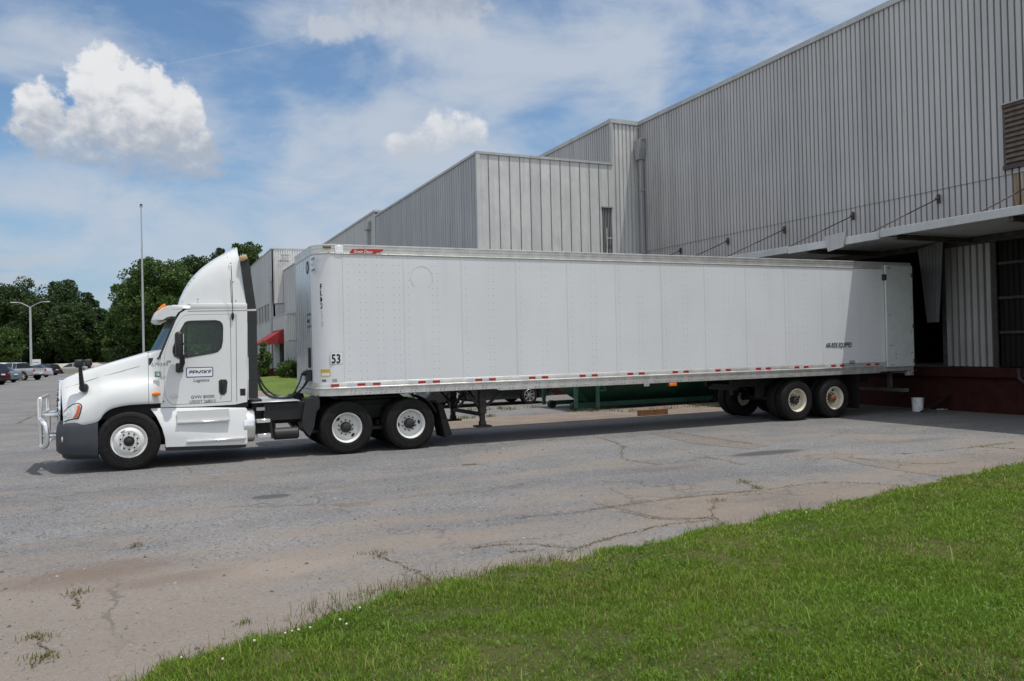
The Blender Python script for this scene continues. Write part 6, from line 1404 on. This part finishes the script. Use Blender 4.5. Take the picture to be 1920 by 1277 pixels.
# ================================================================== CARS
CARS = {
 'sedan': dict(L=[(-2.38, .50, .52), (-2.32, .62, .65), (-2.1, .72, .76), (-1.5, .82, .87), (-1.05, .88, .93), (-.2, .90, 1.40), (.1, .90, 1.44), (.6, .91, 1.44), (1.0, .92, 1.38), (1.65, .96, 1.04), (2.2, .95, .99), (2.36, .78, .80), (2.40, .55, .56)], glass=(-.95, 1.5), ws=((-1.05, -.2), (1.0, 1.65)), wh=(-1.42, 1.38), r=.32, hw=.9, zb=.22),
 'suv': dict(L=[(-2.3, .60, .62), (-2.22, .8, .84), (-1.9, .95, 1.0), (-1.0, 1.03, 1.08), (-.25, 1.06, 1.68), (.2, 1.06, 1.74), (1.2, 1.08, 1.73), (1.95, 1.1, 1.66), (2.22, 1.08, 1.14), (2.32, .85, .87), (2.36, .55, .56)], glass=(-.9, 1.95), ws=((-1.0, -.25), (1.95, 2.22)), wh=(-1.4, 1.4), r=.37, hw=.92, zb=.30),
 'pickup': dict(L=[(-2.72, .70, .72), (-2.66, .98, 1.02), (-2.3, 1.05, 1.10), (-1.45, 1.12, 1.16), (-.75, 1.14, 1.72), (-.4, 1.14, 1.76), (.35, 1.15, 1.74), (.62, 1.15, 1.68), (.68, 1.15, 1.17), (1.7, 1.15, 1.17), (2.62, 1.15, 1.17), (2.66, .75, .76), (2.72, .7, .71)], glass=(-1.2, .62), ws=((-1.45, -.75), (.62, .68)), wh=(-1.7, 1.55), r=.41, hw=.90, zb=.50)}
def car(kind, name, label, x, y, rz, paintc, metal=.0, group=None, wheelmat='alu', cat=None):
    S = CARS[kind]; L_ = S['L']; T_ = thing(name, label, cat or {'sedan': 'car', 'suv': 'SUV', 'pickup': 'pickup'}[kind], (0, 0, 0), group)
    pm = name+'_'+'_'.join(str(round(c, 3)) for c in paintc)
    if pm not in M: M[pm] = paint('car_paint', paintc, metal, .28)
    xs_ = sorted(set([l[0] for l in L_]+[w+d_ for w in S['wh'] for d_ in np.linspace(-S['r']*1.2, S['r']*1.2, 13)]))
    body = MB(); gl = MB()
    for sgn in (-1, 1):
        rows = []
        for xx in xs_:
            be = np.interp(xx, [l[0] for l in L_], [l[1] for l in L_]); tp = np.interp(xx, [l[0] for l in L_], [l[2] for l in L_])
            end = min(1, (2.72-abs(xx))/.5) if kind == 'pickup' else min(1, (2.40-abs(xx))/.55); h_ = S['hw']*(.80+.20*max(0, end)**.5); zb = S['zb']
            if abs(xx) > 2.15: zb += .05
            for w in S['wh']:
                q = (S['r']*1.16)**2-(xx-w)**2
                if q > 0: zb = max(zb, S['r']+math.sqrt(q))
            zb = min(zb, be-.06); up = tp-be; ht = h_*(1-.20*min(1, up/.5))
            pts_ = [(.5*h_, zb), (h_*.965, zb), (h_, max(zb+.02, .55*be+.45*zb)), (h_*.995, max(zb+.03, be-.08)), (h_*.965, be), (ht if up > .1 else h_*.93, tp-min(.05, up*.3)), (ht*.86, tp), (0, tp+.025)]
            rows.append([(xx, sgn*w, z) for w, z in pts_])
        for i in range(len(rows)-1):
            xm = (xs_[i]+xs_[i+1])/2
            for k in range(7):
                q = [rows[i][k], rows[i+1][k], rows[i+1][k+1], rows[i][k+1]]; isg = False
                up = np.interp(xm, [l[0] for l in L_], [l[2]-l[1] for l in L_])
                if k == 4 and S['glass'][0] < xm < S['glass'][1] and up > .16: isg = True
                if k in (5, 6) and any(a < xm < b for a, b in S['ws']): isg = True
                (gl if isg else body).add(q, [(0, 1, 2, 3)])
        body.add(rows[0]+[(p_[0], 0, p_[2]) for p_ in rows[0]], [(k, k+1, 9+k, 8+k) for k in range(7)]); body.add(rows[-1]+[(p_[0], 0, p_[2]) for p_ in rows[-1]], [(k, k+1, 9+k, 8+k) for k in range(7)])
    bo = body.build('body', M[pm], T_, smooth=45); gl.build('windows', 'glass_dark', T_, smooth=45)
    pil = MB()
    be0 = np.interp(.15, [l[0] for l in L_], [l[1] for l in L_]); tp0 = np.interp(.15, [l[0] for l in L_], [l[2] for l in L_])
    for sgn in (-1, 1): pil.beam((.2, sgn*S['hw']*.975, be0), (.18, sgn*S['hw']*.805, tp0-.03), .09, .03, (0, 1, 0))
    pil.build('pillar', M[pm], T_, smooth=0)
    xr = L_[-1][0]; zr_ = np.interp(L_[-3][0], [l[0] for l in L_], [l[1] for l in L_])-.16
    for sgn in (-1, 1):
        m_ = MB(); m_.box((xr-.14, sgn*S['hw']*.74-.10, zr_-.10), (xr-.015, sgn*S['hw']*.74+.10, zr_+.08), .03); m_.build('tail_light', 'lamp_red', T_)
        m_ = MB(); m_.box((L_[0][0]+.02, sgn*S['hw']*.68-.14, L_[1][1]-.10), (L_[0][0]+.2, sgn*S['hw']*.68+.14, L_[1][1]+.02), .03); m_.build('headlight', 'lens', T_)
    m_ = MB(); m_.box((xr-.1, -S['hw']*.8, S['zb']+.08), (xr+.07, S['hw']*.8, S['zb']+.28), .04, 2); m_.build('rear_bumper', M[pm] if kind != 'pickup' else 'alu', T_)
    m_ = MB(); m_.box((L_[0][0]-.06, -S['hw']*.8, S['zb']+.06), (L_[0][0]+.1, S['hw']*.8, S['zb']+.26), .04, 2); m_.build('front_bumper', M[pm], T_)
    m_ = MB(); m_.box((xr-.0, -.17, zr_-.12 if kind != 'pickup' else .62), (xr+.078, .17, zr_-.01 if kind != 'pickup' else .74)); m_.build('licence_plate', 'sign_white', T_, smooth=0)
    un_ = MB(); un_.box((L_[0][0]+.25, -S['hw']*.72, S['zb']-.02), (xr-.25, S['hw']*.72, S['zb']+.3)); un_.build('underbody', 'black', T_, smooth=0)
    for w in S['wh']:
        for sgn in (-1, 1):
            r_ = S['r']; yy = sgn*(S['hw']-.02); tm = MB(); tm.lathe([(r_*.62, .01), (r_*.7, 0), (r_*.92, .0), (r_, .03), (r_, .19), (r_*.9, .22), (r_*.6, .21)], (w, yy, r_), 'Y', 28, -sgn); tw = tm.build('wheel', 'rubber', T_)
            rm = MB(); rm.lathe([(r_*.66, .005), (r_*.64, .0), (r_*.6, .03), (r_*.58, .07)], (w, yy, r_), 'Y', 24, -sgn); rm.lathe([(r_*.17, .03), (r_*.15, .012), (.001, .01)], (w, yy, r_), 'Y', 12, -sgn)
            for k in range(7):
                an = 2*math.pi*k/7+.3; rm.beam((w+.14*r_*math.cos(an), yy-sgn*.03, r_+.14*r_*math.sin(an)), (w+.62*r_*math.cos(an), yy-sgn*.02, r_+.62*r_*math.sin(an)), .05, .02, (0, 1, 0))
            rm.build('rim', wheelmat, tw); dm = MB(); dm.lathe([(r_*.6, .07), (.001, .07)], (w, yy, r_), 'Y', 20, -sgn); dm.build('brake_disc', 'frame_black', tw)
    T_.location = (x, y, 0.); T_.rotation_euler = (0, 0, rz); return T_
G_ = 'cars parked across the lot'
def cpos(px, d_): p = onD(px, 700, d_); return p.x, p.y
for (kd, nm, lb, px, d_, rz, c_, mt) in (
    ('suv', 'parked_suv', 'dark maroon SUV at the left edge of the photo', -39, 66, -38, (.03, .012, .018), .1),
    ('sedan', 'parked_car', 'grey green sedan between the maroon SUV and the silver pickup', -12, 72.5, -38, (.13, .19, .20), .3),
    ('pickup', 'parked_pickup', 'lifted silver pickup truck with black tyres seen from behind', 34, 79, -40, (.42, .43, .44), .4),
    ('suv', 'parked_suv', 'white SUV whose roof shows behind the silver pickup', -5, 92, -40, (.7, .7, .7), .0),
    ('sedan', 'parked_car', 'silver sedan parked just beyond the silver pickup', 57, 91, -38, (.48, .50, .52), .4),
    ('suv', 'parked_suv', 'black car parked at the far end of the row', 77, 101, -38, (.012, .013, .016), .1),
    ('sedan', 'parked_car', 'long pale silver sedan seen side on behind the hood mirror', 136, 111, -4, (.42, .41, .38), .3)):
    x, y = cpos(px, d_); T_ = car(kd, nm, lb, x, y, R(rz), c_, mt, G_)
    if lb.startswith('black'): T_.scale = (1, 1, .82)
car('sedan', 'parked_car', 'dark sedan with bright alloy wheels parked under the annex wall', 10.98, 26.9, 0., (.012, .013, .015), .1, 'cars parked by the annex', 'alu_bright')
car('sedan', 'parked_car', 'silver sedan glimpsed behind the tractor mud flap', 9.6, 31.8, R(-62), (.45, .46, .48), .4, 'cars parked by the annex')
# ================================================================== DUMPSTER AND CLUTTER
DX, DY = 12.0, 21.9; T_ = thing('dumpster', 'long green roll off dumpster half hidden under the trailer', 'dumpster', (DX+3.4, DY+1.2, 0)); LZ, HZ = .22, 1.5; L = 7.2
mb = MB(); sec = [(.80, LZ), (.34, .80), (.02, .84), (.02, HZ)]
def drow(x, sq): return [(x, DY+sq[0][0], sq[0][1]), (x, DY+sq[1][0], sq[1][1]), (x, DY+sq[2][0], sq[2][1]), (x, DY+sq[3][0], sq[3][1]), (x, DY+2.4-sq[3][0], sq[3][1]), (x, DY+2.4-sq[2][0], sq[2][1]), (x, DY+2.4-sq[1][0], sq[1][1]), (x, DY+2.4-sq[0][0], sq[0][1])]
r0 = drow(DX+.9, sec); r1 = drow(DX+L, sec); r00 = [(x-(.75 if z > .75 else .0 if z < .5 else .7), y, z) for x, y, z in r0]; mb.grid([r00, r0, r1]); mb.f.append(tuple(range(8))); mb.f.append(tuple(len(mb.v)-8+i for i in range(8))); mb.f.append((0, 7, 15, 8)); mb.f.append((8, 15, 23, 16)); mb.build('bin', 'green_steel', T_, smooth=0)
mb = MB(); mb.box((DX+.1, DY-.05, HZ-.05), (DX+L, DY+.08, HZ+.07)); mb.box((DX+.1, DY+2.32, HZ-.05), (DX+L, DY+2.45, HZ+.07)); mb.build('top_rim', 'green_steel', T_, smooth=0)
mb = MB()
for k in range(1, 9): mb.box((DX+.9+k*.72, DY-.02, .8), (DX+1.0+k*.72, DY+.06, HZ))
mb.build('side_rib', 'green_steel', T_, smooth=0)
mb = MB(); mb.box((DX+.25, DY+.35, .1), (DX+L, DY+.5, .24)); mb.box((DX+.25, DY+1.9, .1), (DX+L, DY+2.05, .24)); mb.build('skid_rail', 'green_steel', T_, smooth=0)
mb = MB(); mb.box((DX-.02, DY+.03, .1), (DX+.08, DY+.13, 1.4)); mb.box((DX-.02, DY+2.27, .1), (DX+.08, DY+2.37, 1.4)); mb.box((DX+.72, DY-.03, .1), (DX+.82, DY+.05, .9)); mb.beam((DX+.9, DY-.02, .9), (DX+1.05, DY-.02, .62), .03, .03); mb.beam((DX+.85, DY-.02, .62), (DX+1.05, DY-.02, .62), .03, .03); mb.build('end_post', 'green_steel', T_, smooth=0)
for x in (.15, 5.6):
    for y in (.42, 1.98): mb = MB(); mb.lathe([(.03, -.09), (.13, -.09), (.13, .09), (.03, .09)], (DX+x, DY+y, .13), 'Y', 16); mb.build('roller', 'frame_black', T_)
pa, pb = onZ(1199, 780.5), onZ(1252, 777); mb = MB(); mb.beam((pa.x, pa.y+.05, .085), (pb.x, pb.y+.05, .085), .14, .17); o_ = mb.build('timber_beam', 'wood_old', None, smooth=0, mods=[('BEVEL', dict(width=.01, segments=2))]); tag(o_, 'short reddish brown timber beam lying on the pavement', 'beam')
p = onZ(1721, 771); T_ = thing('bucket', 'white plastic bucket standing by the dock wall', 'bucket', (p.x, p.y, 0)); mb = MB(); mb.lathe([(.001, .01), (.135, .0), (.155, .34), (.165, .345), (.165, .37), (.15, .37), (.145, .30), (.125, .03), (.001, .03)], (p.x, p.y, 0), 'Z', 28)
M['bucket'] = simple('bucket_plastic', (.72, .73, .73), .4, dirt=((.12, .12, .12), .6, 9)); mb.build('pail', 'bucket', T_); mb = MB(); mb.tube([(p.x+.16*math.cos(a), p.y-.05-.14*math.sin(a)*.2, .33-.2*math.sin(a)) for a in np.linspace(0, math.pi, 12)], .005, 6); mb.build('handle', 'steel_dark', T_)
a = onZ(1712, 773); b = Vector((XW+.05, 15.45, .42)); mb = MB(); mb.beam((a.x+.12, a.y-.2, .03), tuple(b), .17, .03, (0, .3, 1)); o_ = mb.build('leaning_board', 'frame_black', None, smooth=0); tag(o_, 'dark board leaning from the bucket to the dock', 'board')
p = onZ(1766, 770.5); mb = MB(); rows = [[(p.x-.16+.04*i+rnd.gauss(0, .01), p.y-.06+.03*j, .015+rnd.uniform(0, .05)) for j in range(5)] for i in range(9)]; mb.grid(rows); o_ = mb.build('paper_scrap', 'paper', None, smooth=60); tag(o_, 'crumpled white paper scrap on the ground by the dock', 'litter')
p = onZ(880, 872); mb = MB(); mb.beam((p.x-.13, p.y+.01, .012), (p.x+.13, p.y-.01, .012), .025, .02); o_ = mb.build('stick', 'wood_old', None, smooth=0); tag(o_, 'thin pale stick lying on the asphalt before the truck', 'stick'); o_.data.materials[0] = M['path_tan']
M['clover_head'] = simple('clover_head', (.62, .58, .52), .8, var=.2, scale=60, bump=.8, bscale=300)
proto = None
for (px, py) in ((535, 1200), (548, 1198), (560, 1199), (582, 1196), (638, 1180), (650, 1190), (675, 1154), (477, 1222), (418, 1258), (340, 1240), (1415, 953), (1512, 970)):
    p = onZ(px, py, .07); e = float(edge_y(p.x)); y = min(p.y, e-.02); z = float(bank_z(p.x, y))
    if proto is None:
        T_ = thing('clover_flower', 'small white clover flower head in the grass edge', 'flower', (0, 0, 0), 'clover flowers in the grass'); mb = MB(); mb.lathe([(.001, .040), (.005, .041), (.008, .045), (.009, .050), (.007, .055), (.004, .058), (.001, .059)], (0, 0, 0), 'Z', 10); mb.build('flower_head', 'clover_head', T_); mb = MB(); mb.tube([(0, 0, 0), (.004, 0, .03), (0, 0, .055)], .0015, 5); mb.build('stem', 'clover', T_); proto = T_
    else: T_ = copy_tree(proto)
    T_.location = (p.x, y, z)
